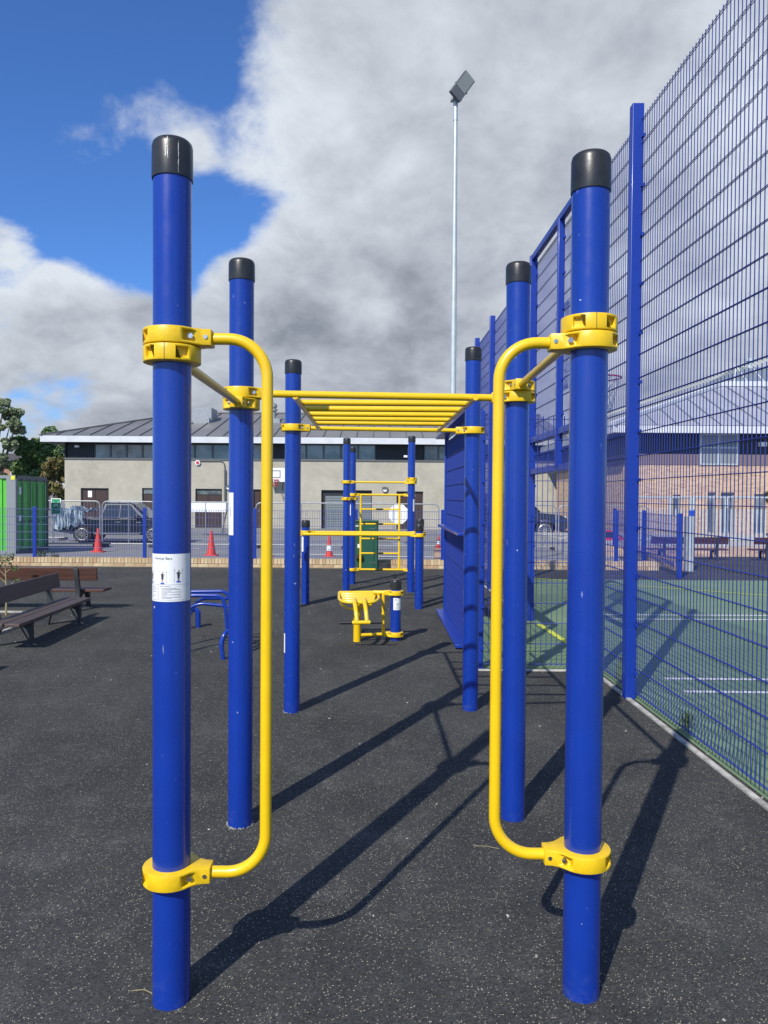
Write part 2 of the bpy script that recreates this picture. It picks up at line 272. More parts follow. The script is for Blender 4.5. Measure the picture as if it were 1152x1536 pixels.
# ------------------------------------------------------------------ mesh helpers
class MB:
    def __init__(s): s.v = []; s.f = []; s.m = []
    def face(s, pts, mi=0):
        b = len(s.v); s.v += [Vector(p) for p in pts]; s.f.append(tuple(range(b, b+len(pts)))); s.m.append(mi)
    def box(s, lo, hi, mi=0, rot=None, piv=None):
        x0, y0, z0 = lo; x1, y1, z1 = hi; b = len(s.v)
        P = [Vector(p) for p in ((x0,y0,z0),(x1,y0,z0),(x1,y1,z0),(x0,y1,z0),(x0,y0,z1),(x1,y0,z1),(x1,y1,z1),(x0,y1,z1))]
        if rot is not None:
            pv = Vector(piv) if piv is not None else Vector(((x0+x1)/2, (y0+y1)/2, (z0+z1)/2)); P = [rot @ (p-pv)+pv for p in P]
        s.v += P
        for q in ((0,3,2,1),(4,5,6,7),(0,1,5,4),(1,2,6,5),(2,3,7,6),(3,0,4,7)): s.f.append(tuple(b+i for i in q)); s.m.append(mi)
    def bar(s, p0, p1, w, h, up=(0,0,1), mi=0):
        p0 = Vector(p0); p1 = Vector(p1); d = (p1-p0).normalized(); u = Vector(up); a = d.cross(u).normalized(); u = a.cross(d).normalized(); b = len(s.v)
        for p in (p0, p1):
            for i, j in ((-1,-1),(1,-1),(1,1),(-1,1)): s.v.append(p+a*(i*w/2)+u*(j*h/2))
        for q in ((0,1,2,3),(7,6,5,4),(0,4,5,1),(1,5,6,2),(2,6,7,3),(3,7,4,0)): s.f.append(tuple(b+i for i in q)); s.m.append(mi)
    def tube(s, path, r, n=12, caps=True, mi=0):
        P = [Vector(p) for p in path]; rr = r if isinstance(r, (list, tuple)) else [r]*len(P); b = len(s.v); prev = None
        for i, p in enumerate(P):
            if i == 0: d = P[1]-P[0]
            elif i == len(P)-1: d = P[-1]-P[-2]
            else: d = (P[i+1]-p).normalized()+(p-P[i-1]).normalized()
            d.normalize()
            if prev is None:
                a = d.cross(Vector((0,0,1)) if abs(d.z) < .9 else Vector((1,0,0))).normalized()
            else: a = (prev - d*prev.dot(d)).normalized()
            prev = a; c = d.cross(a)
            for k in range(n):
                t = 2*math.pi*k/n; s.v.append(p+(a*math.cos(t)+c*math.sin(t))*rr[i])
        for i in range(len(P)-1):
            for k in range(n):
                k2 = (k+1) % n; s.f.append((b+i*n+k, b+i*n+k2, b+(i+1)*n+k2, b+(i+1)*n+k)); s.m.append(mi)
        if caps:
            s.f.append(tuple(b+k for k in reversed(range(n)))); s.m.append(mi); e_ = b+(len(P)-1)*n; s.f.append(tuple(e_+k for k in range(n))); s.m.append(mi)
    def lathe(s, prof, n=32, c=(0,0,0), mi=0, jit=None):
        b = len(s.v); c = Vector(c)
        for (r, z) in prof:
            for k in range(n):
                t = 2*math.pi*k/n; s.v.append(c+Vector((r*math.cos(t), r*math.sin(t), z)))
        for i in range(len(prof)-1):
            for k in range(n):
                k2 = (k+1) % n; s.f.append((b+i*n+k, b+i*n+k2, b+(i+1)*n+k2, b+(i+1)*n+k)); s.m.append(mi)
        s.f.append(tuple(b+k for k in reversed(range(n)))); s.m.append(mi); e_ = b+(len(prof)-1)*n; s.f.append(tuple(e_+k for k in range(n))); s.m.append(mi)
    def prism(s, pts, fn, a, b_, mi=0):
        """pts: 2-D outline; fn(u,v,w) -> point; extruded from w=a to w=b"""
        n = len(pts); b = len(s.v)
        for w_ in (a, b_):
            for (u, v) in pts: s.v.append(Vector(fn(u, v, w_)))
        s.f.append(tuple(b+i for i in reversed(range(n)))); s.m.append(mi); s.f.append(tuple(b+n+i for i in range(n))); s.m.append(mi)
        for i in range(n):
            j = (i+1) % n; s.f.append((b+i, b+j, b+n+j, b+n+i)); s.m.append(mi)
    def mesh(s, name, mats, smooth=True, off=(0,0,0), fix=True):
        me = bpy.data.meshes.new(name); o = Vector(off)
        me.from_pydata([tuple(p-o) for p in s.v], [], s.f)
        for m_ in (mats if isinstance(mats, (list, tuple)) else [mats]): me.materials.append(m_)
        for p, i in zip(me.polygons, s.m): p.material_index = i
        if fix:
            bm = bmesh.new(); bm.from_mesh(me); bmesh.ops.recalc_face_normals(bm, faces=bm.faces); bm.to_mesh(me); bm.free()
        if smooth:
            me.shade_smooth(); me.set_sharp_from_angle(angle=R(38))
        return me
    def build(s, name, mats, parent=None, smooth=True, world=True, bevel=0, fix=True):
        off = wloc(parent) if (parent and world) else (0,0,0)
        return link(name, s.mesh(name, mats, smooth, off, fix), parent, bevel=bevel)
def wloc(o):
    v = Vector(o.location); p = o.parent
    while p: v += Vector(p.location); p = p.parent
    return v
def link(name, me, parent=None, loc=(0,0,0), rot=None, bevel=0):
    o = bpy.data.objects.new(name, me); COL.objects.link(o); o.location = loc
    if rot is not None: o.rotation_euler = rot
    if parent: o.parent = parent
    if bevel:
        b = o.modifiers.new('bevel', 'BEVEL'); b.width = bevel; b.segments = 2; b.limit_method = 'ANGLE'; b.angle_limit = R(40)
    return o
def tag(o, label=None, cat=None, group=None, kind=None):
    for k, v in (('label', label), ('category', cat), ('group', group), ('kind', kind)):
        if v: o[k] = v
    return o
def thing(name, loc, label, cat, group=None, rz=0):
    o = bpy.data.objects.new(name, None); COL.objects.link(o); o.location = loc; o.rotation_euler = (0, 0, rz); o.empty_display_size = .1
    return tag(o, label, cat, group)
def copy_tree(o, loc=None, rz=None, label=None, parent=None, top=True):
    c = o.copy(); COL.objects.link(c)
    if parent: c.parent = parent
    if top:
        if loc is not None: c.location = loc
        if rz is not None: c.rotation_euler = (0, 0, rz)
        if label: c['label'] = label
    for ch in [x for x in bpy.data.objects if x.parent == o]: copy_tree(ch, parent=c, top=False)
    return c
def arc(c, a, b, t0, t1, n=8):
    c = Vector(c); a = Vector(a); b = Vector(b)
    return [c + a*math.cos(t0+(t1-t0)*i/n) + b*math.sin(t0+(t1-t0)*i/n) for i in range(n+1)]
def rounded(path, r, n=6):
    """round the inner corners of a polyline"""
    P = [Vector(p) for p in path]; out = [P[0]]
    for i in range(1, len(P)-1):
        a = (P[i-1]-P[i]); b = (P[i+1]-P[i]); q = min(r, a.length*.49, b.length*.49); p0 = P[i]+a.normalized()*q; p1 = P[i]+b.normalized()*q
        for k in range(n+1):
            t = k/n; out.append((1-t)**2*p0 + 2*t*(1-t)*P[i] + t*t*p1)
    out.append(P[-1]); return out
def text_mesh(txt, size, align='CENTER'):
    cu = bpy.data.curves.new('lettering', 'FONT'); cu.body = txt; cu.size = size; cu.align_x = align; cu.align_y = 'CENTER'; cu.resolution_u = 3
    ob = bpy.data.objects.new('lettering', cu); COL.objects.link(ob); dg = bpy.context.evaluated_depsgraph_get(); me = bpy.data.meshes.new_from_object(ob.evaluated_get(dg))
    bpy.data.objects.remove(ob); vs = [v.co.copy() for v in me.vertices]; fs = [tuple(p.vertices) for p in me.polygons]; bpy.data.meshes.remove(me); return vs, fs
def put_text(mb, txt, size, fn, mi=0, align='CENTER'):
    vs, fs = text_mesh(txt, size, align); b = len(mb.v); mb.v += [Vector(fn(v.x, v.y)) for v in vs]
    for f in fs: mb.f.append(tuple(b+i for i in f)); mb.m.append(mi)

# ------------------------------------------------------------------ ground
mb = MB(); 
def gz(y): 
    t = min(1, max(0, (y-17)/11)); return -.03 - .47*t*t*(3-2*t)
ys = [-400, -60, -20, 0, 10, 16.5] + [17+i for i in range(12)] + [32, 40, 60, 120, 700]; xs = [-500, -60, -20, 0, 20, 60, 500]
for i in range(len(ys)-1):
    for j in range(len(xs)-1):
        mb.face([(xs[j], ys[i], gz(ys[i])), (xs[j+1], ys[i], gz(ys[i])), (xs[j+1], ys[i+1], gz(ys[i+1])), (xs[j], ys[i+1], gz(ys[i+1]))])
tag(mb.build('ground', M['asphalt'], fix=False), kind='structure')
def sheet(name, pts, m, z):
    b = MB(); b.face([(p[0], p[1], z) for p in pts]); o = b.build(name, m, smooth=False, fix=False); tag(o, kind='structure'); return o
sheet('rubber_surface', [(-30, -12), (14, -12), (14, 20.4), (6.1, 20.4), (5.9, 16.42), (-30, 16.42)], M['rubber'], 0)
FX = lambda y: 2.06 - .0195*y          # line of the tall fence
RC0, RC1 = 6.90, 9.62                  # goal recess
sheet('court', [(FX(-8)+.03, -8), (22, -8), (22, 14.55), (FX(14.55)+.03, 14.55), (FX(RC1), RC1), (.86, 10.2), (.86, RC0), (FX(RC0), RC0)], M['court'], .004)
def stripe(name, p, q, w_, m, z=.008):
    p = Vector((p[0], p[1])); q = Vector((q[0], q[1])); d = (q-p).normalized(); n_ = Vector((-d.y, d.x))*w_/2
    sheet(name, [p-n_, q-n_, q+n_, p+n_], m, z)
for (a, b_) in (((905, 923), (1152, 924)), ((905, 929.3), (1152, 930.3)), ((998, 1019), (1152, 1020.5)), ((1027, 1038.6), (1152, 1040))):
    p, q = G(*a), G(*b_); d = (q-p).normalized(); p2 = p if a[0] > 950 else p-d*.1; stripe('court_line', p2, q+d*6, .065, M['court_white'])
p, q = G(951, 879), G(1152, 894); stripe('court_line', p-(q-p)*.9, q+(q-p)*2, .05, M['court_yellow'], .010)
p, q = G(806, 936), G(870, 978); stripe('court_line', p, q, .07, M['court_yellow'], .012)
# white bay lines on the car park
for a, b_ in (((395, 828), (535, 829)), ((568, 832), (652, 834)), ((100, 813), (135, 813)), ((236, 821), (300, 822))):
    p = G(a[0], a[1], -.25); q = G(b_[0], b_[1], -.25)
    z = gz((p.y+q.y)/2)+.012; p = G(a[0], a[1], z); q = G(b_[0], b_[1], z); z = gz(p.y)+.02
    b2 = MB(); b2.bar((p.x, p.y, z), (q.x, q.y, gz(q.y)+.02), .1, .006); tag(b2.build('bay_line', M['court_white']), kind='structure')
# concrete kerb under the tall fence
kb = MB()
def kerbrun(p, q, w_=.034, h=.012):
    kb.bar((p[0], p[1], h/2), (q[0], q[1], h/2), w_, h)
kerbrun((FX(-4)-.045, -4), (FX(RC0)-.045, RC0-.1)); kerbrun((FX(RC1)-.045, RC1+.05), (FX(14.6)-.045, 14.6)); kerbrun((.84, RC0-.04), (FX(RC0)-.02, RC0-.04), .03, .012)
tag(kb.build('kerb', M['kerb']), kind='structure')

# ------------------------------------------------------------------ gym parts
PR = .057
def post_mesh(h, r=PR, z0=0):
    b = MB(); b.lathe([(r, z0), (r, h-.02)], 40); return b
def cap_mb(h, ch, r=PR):
    b = MB(); rr = r+.0035; b.lathe([(rr, h-ch), (rr+.0006, h-ch+.004), (rr, h-.022), (rr-.003, h-.010), (rr-.010, h-.003), (rr-.022, h)], 40); return b
def clampmesh(arm=True):
    Rr, e_, ax = .086, .027, .124; pts = []
    if arm:
        for i in range(25):
            a = R(50+260*i/24); pts.append((Rr*math.cos(a), Rr*math.sin(a)))
        pts += [(.070, -.050), (.084, -.038), (.100, -.031), (ax, -e_-.001), (ax, e_+.001), (.100, .031), (.084, .038), (.070, .050)]
    else:
        for i in range(32):
            a = 2*math.pi*i/32; pts.append((Rr*math.cos(a), Rr*math.sin(a)))
    b = MB(); h = .0245; b.prism(pts, lambda u, v, w_: (u, v, w_), -h, h)
    me = b.mesh('clamp', [M['yellow_plastic']], smooth=False); o = bpy.data.objects.new('clamp_tmp', me); COL.objects.link(o); cut = []
    c = MB()
    for a in (180-36, 180+36):
        rot = Matrix.Rotation(R(a), 3, 'Z')
        ctr = rot @ Vector((.088, 0, 0)); c.box(ctr-Vector((.017, .018, .015)), ctr+Vector((.017, .018, .015)), rot=rot)
    for s_ in (-1, 1):
        c.box((.048, min(s_*.038, s_*.09), -.016), (.084, max(s_*.038, s_*.09), .016))
    cm = c.mesh('cutter', [M['yellow_plastic']], smooth=False); co_ = bpy.data.objects.new('cutter', cm); COL.objects.link(co_)
    md = o.modifiers.new('b', 'BOOLEAN'); md.operation = 'DIFFERENCE'; md.object = co_; md.solver = 'EXACT'
    b2 = o.modifiers.new('v', 'BEVEL'); b2.width = .0035; b2.segments = 2; b2.limit_method = 'ANGLE'; b2.angle_limit = R(35)
    dg = bpy.context.evaluated_depsgraph_get(); out = bpy.data.meshes.new_from_object(o.evaluated_get(dg)); out.name = 'clamp'
    bpy.data.objects.remove(o); bpy.data.objects.remove(co_)
    out.shade_smooth(); out.set_sharp_from_angle(angle=R(40)); return out
CLAMP = clampmesh(True)
_b = MB(); _b.tube([(0, 0, 0), (0, -.008, 0)], .0085, 6); _b.tube([(0, -.008, 0), (0, -.0085, 0)], .005, 8); BOLT = _b.mesh('bolt', [M['steel']])
_b = MB(); _b.tube([(0, 0, 0), (0, -.004, 0)], .0065, 10); BOLT2 = _b.mesh('bolt', [M['steel']])
_b = MB(); _b.box((-.0008, -.0865, -.0235), (.0008, -.0845, .0235)); SEAM = _b.mesh('seam', [M['ink']])
def clamp(root, p, ang, bolts=True, name='clamp', scale=1.0):
    """ang: direction of the arm in degrees, 0 = +X"""
    o = link(name, CLAMP, root, Vector(p)-wloc(root), (0, 0, R(ang))); o.scale = (1, 1, scale)
    if bolts:
        for s_ in (1, -1):
            link('bolt', BOLT, o, (.067, -.040*s_, 0), (0, 0, 0 if s_ == 1 else math.pi)); link('bolt', BOLT2, o, (.108, -.0285*s_, 0), (0, 0, 0 if s_ == 1 else math.pi))
        link('seam', SEAM, o, (0, 0, 0), (0, 0, R(-90)))
    return o
def gympost(root, x, y, h, ch=.10, r=PR, label=None):
    b = post_mesh(h-.03, r, -.05); b.v = [p+Vector((x, y, 0)) for p in b.v]; o = b.build('post', M['blue'], root)
    c = cap_mb(h, ch, r); c.v = [p+Vector((x, y, 0)) for p in c.v]; c.build('cap', M['black'], o)
    return o
def sticker(post, cx, cy, z0, z1, a0, a1, r=PR, m='white'):
    """curved label; angles in degrees measured from the -Y (camera) side, positive to +X"""
    b = MB(); n = 20; rr = r+.0006; bb = len(b.v)
    for i in range(n+1):
        a = R(a0+(a1-a0)*i/n)
        for z in (z0, z1): b.v.append(Vector((cx+rr*math.sin(a), cy-rr*math.cos(a), z)))
    for i in range(n): b.f.append((bb+2*i, bb+2*i+2, bb+2*i+3, bb+2*i+1)); b.m.append(0)
    return b.build('label_sticker', M[m], post, fix=False)
def wrapfn(cx, cy, r, ac, zc, k=0.0012, rot90=False):
    def f(u, v):
        if rot90: u, v = v, -u
        a = R(ac)+u/(r+k); return (cx+(r+k)*math.sin(a), cy-(r+k)*math.cos(a), zc+v)
    return f
def wrapquad(mb, fn, u0, v0, u1, v1, mi=0):
    n = max(1, int(abs(u1-u0)/.006))
    for i in range(n):
        a = u0+(u1-u0)*i/n; c = u0+(u1-u0)*(i+1)/n; mb.face([fn(a, v0), fn(c, v0), fn(c, v1), fn(a, v1)], mi)

# ---- main frame: six posts, two curved vertical bars, overhead ladder
Z1 = 2.028
posts = {}
def base(px, py): p = G(px, py); return p.x, p.y
B1L, B1R = base(257, 1498), base(871, 1488); B2L, B2R = base(360, 1236), base(769, 1226); B3L, B3R = base(437.5, 1067), base(705, 1064)
F = thing('climbing_frame', ((B1L[0]+B1R[0])/2, B1L[1], 0), 'large blue and yellow gym frame nearest the camera with curved bars and an overhead ladder', 'gym frame')
def topz(px, py, b_): return at(px, py, b_[1]).z
P1L = gympost(F, *B1L, topz(263, 212, B1L), .118); P1R = gympost(F, *B1R, topz(884, 232, B1R), .118)
_cap = [o for o in bpy.data.objects if o.parent == P1L][0]; b = MB(); _h = topz(263, 212, B1L)
for (a0_, zt_0, zb_0, w0) in ((2, -.012, -.075, .0022), (-4, -.045, -.070, .0026), (31, -.022, -.114, .0018)):
    n_ = 14
    for i in range(n_):
        z_a, z_b = _h+zt_0+(zb_0-zt_0)*i/n_, _h+zt_0+(zb_0-zt_0)*(i+1)/n_; wa = w0*rnd.uniform(.25, 1); fn_ = wrapfn_cap = lambda u, z: (B1L[0]+(PR+.0042)*math.sin(R(a0_)+u/PR), B1L[1]-(PR+.0042)*math.cos(R(a0_)+u/PR), z); o_ = rnd.uniform(-.0006, .0006)
        b.face([fn_(o_-wa/2, z_b), fn_(o_+wa/2, z_b), fn_(o_+wa/2, z_a), fn_(o_-wa/2, z_a)])
tag(b.build('scratch', M['white'], _cap, smooth=False, fix=False), kind='stuff')
P2L = gympost(F, *B2L, topz(364, 390, B2L), .10); P2R = gympost(F, *B2R, topz(777, 395, B2R), .10)
P3L = gympost(F, *B3L, topz(444, 540, B3L), .10); P3R = gympost(F, *B3R, topz(706, 521, B3R), .10)
def cz(b_, px, py): return at(px, py, b_[1]).z
za = cz(B1L, 262, 508); clamp(F, (*B1L, za), 0); clamp(F, (*B1L, za-.052), 90, )
zb = cz(B1R, 878, 515); clamp(F, (*B1R, zb), 180); clamp(F, (*B1R, zb+.052), 90)
zc = cz(B1L, 258, 1307); clamp(F, (*B1L, zc), 0)
zd = cz(B1R, 873, 1281); clamp(F, (*B1R, zd), 180)
z2 = cz(B2L, 362, 593); clamp(F, (*B2L, z2+.008), 0); clamp(F, (*B2L, z2-.044), -90)
z2r = cz(B2R, 772, 597); clamp(F, (*B2R, z2r), 180); clamp(F, (*B2R, z2r+.052-.001), -90)
z3 = cz(B3L, 444, 642); clamp(F, (*B3L, z3), 0); z3r = cz(B3R, 706, 646); clamp(F, (*B3R, z3r), 180)
def curved_bar(b_, s_, zt, zl, dx):
    x0 = b_[0]+s_*.118; x1 = b_[0]+s_*dx; y = b_[1]; rr = .118
    path = [(x0, y, zt), (x1-s_*rr, y, zt)] + arc((x1-s_*rr, y, zt-rr), (0, 0, rr), (s_*rr, 0, 0), 0, math.pi/2, 12)[1:] \
        + arc((x1-s_*rr, y, zl+rr), (s_*rr, 0, 0), (0, 0, -rr), 0, math.pi/2, 12) + [(x0, y, zl)]
    b = MB(); b.tube(path, .0178, 20); b.build('curved_bar', M['yellow'], F)
curved_bar(B1L, 1, za, zc, .289); curved_bar(B1R, -1, zb, zd, .277)
def tubepart(root, name, p, q, r, m='yellow', n=14):
    b = MB(); b.tube([p, q], r, n); return b.build(name, M[m], root)
tubepart(F, 'side_bar', (B1L[0], B1L[1]+.12, za-.052), (B2L[0], B2L[1]-.12, z2-.044), .0165)
tubepart(F, 'side_bar', (B1R[0], B1R[1]+.12, zb+.052), (B2R[0], B2R[1]-.12, z2r+.051), .0165)
zl2 = z2+.008
tubepart(F, 'cross_bar', (B2L[0]+.11, B2L[1], zl2), (B2R[0]-.11, B2R[1], z2r), .0170)
tubepart(F, 'cross_bar', (B3L[0]+.11, B3L[1], z3), (B3R[0]-.11, B3R[1], z3r), .0150)
yA, yB = B2L[1]+.0, B3L[1]
rl0, rl1 = (-.42, yA+.004, zl2-.010), (-.468, yB, z3-.004); rr0, rr1 = (.425, yA+.004, z2r-.010), (.386, yB, z3r-.004)
tubepart(F, 'ladder_rail', rl0, rl1, .0145); tubepart(F, 'ladder_rail', rr0, rr1, .0145)
for k in range(1, 6):
    t = (k*.291+.02)/(yB-yA); p = Vector(rl0).lerp(Vector(rl1), t)+Vector((0, 0, .006)); q = Vector(rr0).lerp(Vector(rr1), t)+Vector((0, 0, .006))
    tubepart(F, 'rung', p, q, .0158)
# white scaly foot where paint meets rubber
for (bx, by), n_ in ((B2L, 70), (B3L, 16)):
    b = MB()
    for i in range(n_):
        a = R(rnd.uniform(-110, 110)); r_ = PR+rnd.uniform(.0005, .007); s_ = rnd.uniform(.0008, .0026); c = Vector((bx+r_*math.sin(a), by-r_*math.cos(a), rnd.uniform(.001, .004)))
        b.box(c-Vector((s_, s_*.5, .002)), c+Vector((s_, s_*.5, .003)), rot=Matrix.Rotation(a, 3, 'Z'))
    tag(b.build('paint_flakes', M['kerb'], F), kind='stuff')
# sticker with printing on the nearest left post
zs0, zs1 = cz(B1L, 261, 899), cz(B1L, 262, 829)
st = sticker(P1L, *B1L, zs0, zs1, -100, 84); b = MB(); zc_ = (zs0+zs1)/2
f = wrapfn(*B1L, PR, -8, zc_)
put_text(b, 'Vertical Bars', .0112, lambda u, v: f(u-.0045, v+.058), 0); wrapquad(b, f, -.020, .0500, .000, .0506, 1)
def figure(uc, vc, s_, mi_, skin=True):
    def q(a, c, d, e_, m_): wrapquad(b, f, uc+a*s_, vc+c*s_, uc+d*s_, vc+e_*s_, m_)
    q(-.0035, -.004, .0035, .007, mi_); q(-.003, -.010, .003, -.004, 0); q(-.0022, -.0175, -.0006, -.010, 2 if skin else 0); q(.0006, -.0175, .0022, -.010, 2 if skin else 0)
    q(-.0018+.001, .0085, .0018+.001, .012, 3 if skin else 0); q(-.0085, .0035, -.0035, .005, 2 if skin else 0); q(.0035, .0035, .0085, .005, 2 if skin else 0)
    q(-.006, -.0225, .006, -.0185, 4)
    for du in (-.0115, .0115):
        for dv in (.0145, .011, -.018): q(du-.0007, dv-.001, du+.0007, dv+.001, 0)
        q(du-.0002, -.02, du+.0002, .014, 1)
figure(-.005, .005, 1.05, 0); figure(.043, .010, 1.05, 0, False); figure(-.052, .005, 1.0, 0)
wrapquad(b, f, -.085, -.0205, .075, -.0199, 1); wrapquad(b, f, -.0195, -.066, -.0188, -.0205, 1); wrapquad(b, f, -.085, -.0665, .075, -.0659, 1)
put_text(b, 'How to Perform', .0048, lambda u, v: f(u-.013, v-.0255), 0, 'LEFT')
for i, (l, ind) in enumerate(((.045, 0), (.056, 0), (.030, 0), (.060, 0), (.018, 0), (.058, 0), (.017, 0), (.060, 0), (.030, 0))):
    wrapquad(b, f, -.008, -.0315-i*.0038, -.008+l, -.0303-i*.0038, 1)
    if i in (0, 1, 3, 5, 7): wrapquad(b, f, -.0135, -.0315-i*.0038, -.0122, -.0303-i*.0038, 1)
for i in range(7): wrapquad(b, f, -.060, -.0275-i*.0052, -.060+(.030, .034, .026, .033, .012, .03, .02)[i], -.0263-i*.0052, 1)
pr = tag(b.build('printing', [M['ink'], M['grey_ink'], M['skin_ink'], M['red_ink'], M['blue_sticker']], P1L, fix=False, smooth=False), kind='stuff')
# sticker on second left post, seen from its edge
za_, zb_ = cz(B2L, 350, 802), cz(B2L, 350, 739); st2 = sticker(P2L, *B2L, za_, zb_, -150, -27)
b = MB(); f2 = wrapfn(*B2L, PR, -44, (za_+zb_)/2, rot90=True)
put_text(b, 'Monkey Bars', .0085, lambda u, v: f2(u-.010, v+.0), 0); 
for i in range(5): wrapquad(b, lambda u, v: f2(u, v), .045+i*.006, -.012, .046+i*.006, .008, 1)
tag(b.build('printing', [M['ink'], M['grey_ink']], P2L, fix=False, smooth=False), kind='stuff')
sticker(P3L, *B3L, cz(B3L, 430, 978), cz(B3L, 430, 949), -150, -52)

# ---- far frame: pull-up bar and climbing ladder
A, Bp, C = base(519, 887), base(528, 876), base(616, 888)
Fp = (at(616, 760, Bp[1]).x, Bp[1])
F2 = thing('pull_up_frame', (A[0], A[1], 0), 'far blue four-post gym frame with high pull-up bar and yellow climbing ladder', 'gym frame')
pA = gympost(F2, *A, topz(521, 657, A)); pB = gympost(F2, *Bp, topz(530, 670, Bp)); pC = gympost(F2, *C, topz(616, 654, C)); pF = gympost(F2, *Fp, topz(530, 670, Bp))
zh = cz(A, 521, 723); clamp(F2, (*A, zh), 0, False); clamp(F2, (*C, zh), 180, False); clamp(F2, (*C, zh+.052), 90, False)
tubepart(F2, 'pull_up_bar', (A[0]+.1, A[1], zh), (C[0]-.1, C[1], zh), .0165)
zg = cz(A, 521, 748); clamp(F2, (*A, zg), 75, False); clamp(F2, (*Bp, zg), -105, False); tubepart(F2, 'side_bar', (A[0], A[1]+.08, zg), (Bp[0], Bp[1]-.08, zg), .0165)
tubepart(F2, 'side_bar', (C[0], C[1]+.08, zh+.052), (Fp[0], Fp[1]-.08, zh+.052), .0165)
zt, zbm = cz(Bp, 529, 742), cz(Bp, 529, 854)
for z in (zt, zbm):
    clamp(F2, (*Bp, z), 0, False); clamp(F2, (*Fp, z), 180, False); tubepart(F2, 'cross_bar', (Bp[0]+.1, Bp[1], z), (Fp[0]-.1, Fp[1], z), .019)
xl, xr = at(541, 780, Bp[1]).x, at(599, 780, Bp[1]).x
for x in (xl, xr): tubepart(F2, 'ladder_rail', (x, Bp[1], zbm), (x, Bp[1], zt), .019)
for py in (764, 786, 808, 830):
    z = cz(Bp, 560, py); r_ = tubepart(F2, 'rung', (xl, Bp[1], z), (xr, Bp[1], z), .016); xm = (xl+xr)/2
    tubepart(r_, 'worn_patch', (xm-.06, Bp[1], z), (xm+.06, Bp[1], z), .0172, 'worn')
for z in (zbm,): tubepart(F2, 'worn_patch', ((xl+xr)/2-.06, Bp[1], z), ((xl+xr)/2+.06, Bp[1], z), .0198, 'worn')
sticker(pC, *C, cz(C, 616, 767), cz(C, 616, 749), 25, 150); sticker(pB, *Bp, cz(Bp, 530, 773), cz(Bp, 530, 757), -150, -30)

# ---- parallel bars
D = base(458, 905); E = base(628, 913); D2 = (at(440, 900, E[1]).x, E[1]); E2 = (at(629, 900, D[1]).x, D[1])
F3 = thing('parallel_bars', (D[0], D[1], 0), 'pair of waist-high yellow bars between short blue posts in the middle distance', 'parallel bars')
pD = gympost(F3, *D, topz(459, 780, D)); pE = gympost(F3, *E, topz(628, 786, E)); pD2 = gympost(F3, *D2, topz(628, 786, E)); pE2 = gympost(F3, *E2, topz(459, 780, D)+.03)
for (p, q, py) in ((D, E2, 799), (D2, E, 802)):
    z = at(560, py, p[1]).z; clamp(F3, (*p, z), 0, False); clamp(F3, (*q, z), 180, False); tubepart(F3, 'hand_bar', (p[0]+.1, p[1], z), (q[0]-.1, q[1], z), .021)
sticker(pD, *D, cz(D, 457, 827), cz(D, 457, 805), -150, -28)

# ---- sit-up bench with yellow slats
S = base(593, 960); Y0 = S[1]
F4 = thing('sit_up_bench', (S[0], S[1], 0), 'low yellow slatted sit-up bench on a pedestal beside a short blue post', 'exercise bench')
pS = gympost(F4, *S, topz(593.5, 869, S), .105)
zu, zl_ = cz(S, 594, 889), cz(S, 594, 951)
for z in (zu, zl_): clamp(F4, (*S, z), 180, False)
pb = G(535.5, 962); b = MB(); b.lathe([(.040, -.03), (.040, .385), (.043, .39), (.043, .42)], 24, (pb.x, pb.y, 0)); b.build('pedestal', M['yellow'], F4)
xv = at(575, 900, Y0).x; xs0 = at(566, 889, Y0).x
tubepart(F4, 'upper_bar', (xs0-.04, Y0+.02, zu), (S[0]-.08, Y0, zu), .022); tubepart(F4, 'lower_bar', (pb.x, pb.y, zl_), (S[0]-.08, Y0, zl_), .018)
vb = tubepart(F4, 'upright_bar', (xv, Y0, zl_), (xv, Y0, zu), .018)
ra, rb, fa, fb = at(509, 889, 8.45), at(566, 888.5, 8.45), at(513, 903, 7.98), at(563, 904, 7.98)
rim = rounded([ra, at(508.5, 899, 8.15), fa+Vector((.02, -.02, -.0)), fb+Vector((-.02, -.02, 0)), at(569, 898, 8.15), rb], .09)
b = MB(); b.tube(rim, .016, 12); b.build('seat_frame', M['yellow'], F4)
b = MB(); b.tube([ra, rb], .019, 12); b.build('seat_frame', M['yellow'], F4)
for k in range(5):
    t = (k+.45)/5.3; p = ra.lerp(fa, t); q = rb.lerp(fb, t); n_ = (fa-ra).cross(rb-ra).normalized(); b = MB(); up = n_ if n_.z > 0 else -n_
    b.bar(p+Vector((.01, 0, 0)), q-Vector((.01, 0, 0)), .052, .026, up); b.build('slat', M['yellow'], F4, bevel=.011)
loop = rounded([ra+Vector((0, 0, -.02)), at(512, 906, 8.2), at(522, 914, 8.15), at(540, 911, 8.12), at(556, 909, 8.15), at(560, 900, 8.3)], .08)
b = MB(); b.tube(loop, .013, 12); b.build('under_loop', M['yellow'], F4)
zf = at(535, 934, 7.72).z
for px in (532, 547):
    p0 = at(px, 902, 7.95); p1 = at(px+2, 910, 7.82); p2 = at(px+3.5, 932, 7.72)
    b = MB(); b.tube(rounded([p0+Vector((0, .05, .01)), p0+Vector((0, -.05, .0)), p1+Vector((0, -.05, -.02)), p2], .05), .022, 12); b.build('hanger', M['yellow'], F4)
q0, q1 = at(528.5, 934, 7.72), at(555.5, 933.5, 7.72); tubepart(F4, 'foot_bar', q0, q1, .020)
d = (q1-q0).normalized(); tubepart(F4, 'foam_grip', q0-d*.125, q0, .0165, 'black'); tubepart(F4, 'foam_grip', q1, q1+d*.125, .0165, 'black')
sticker(pS, *S, cz(S, 594, 914), cz(S, 594, 896), -26, 80); b = MB(); f3 = wrapfn(*S, PR, 25, (cz(S, 594, 914)+cz(S, 594, 896))/2)
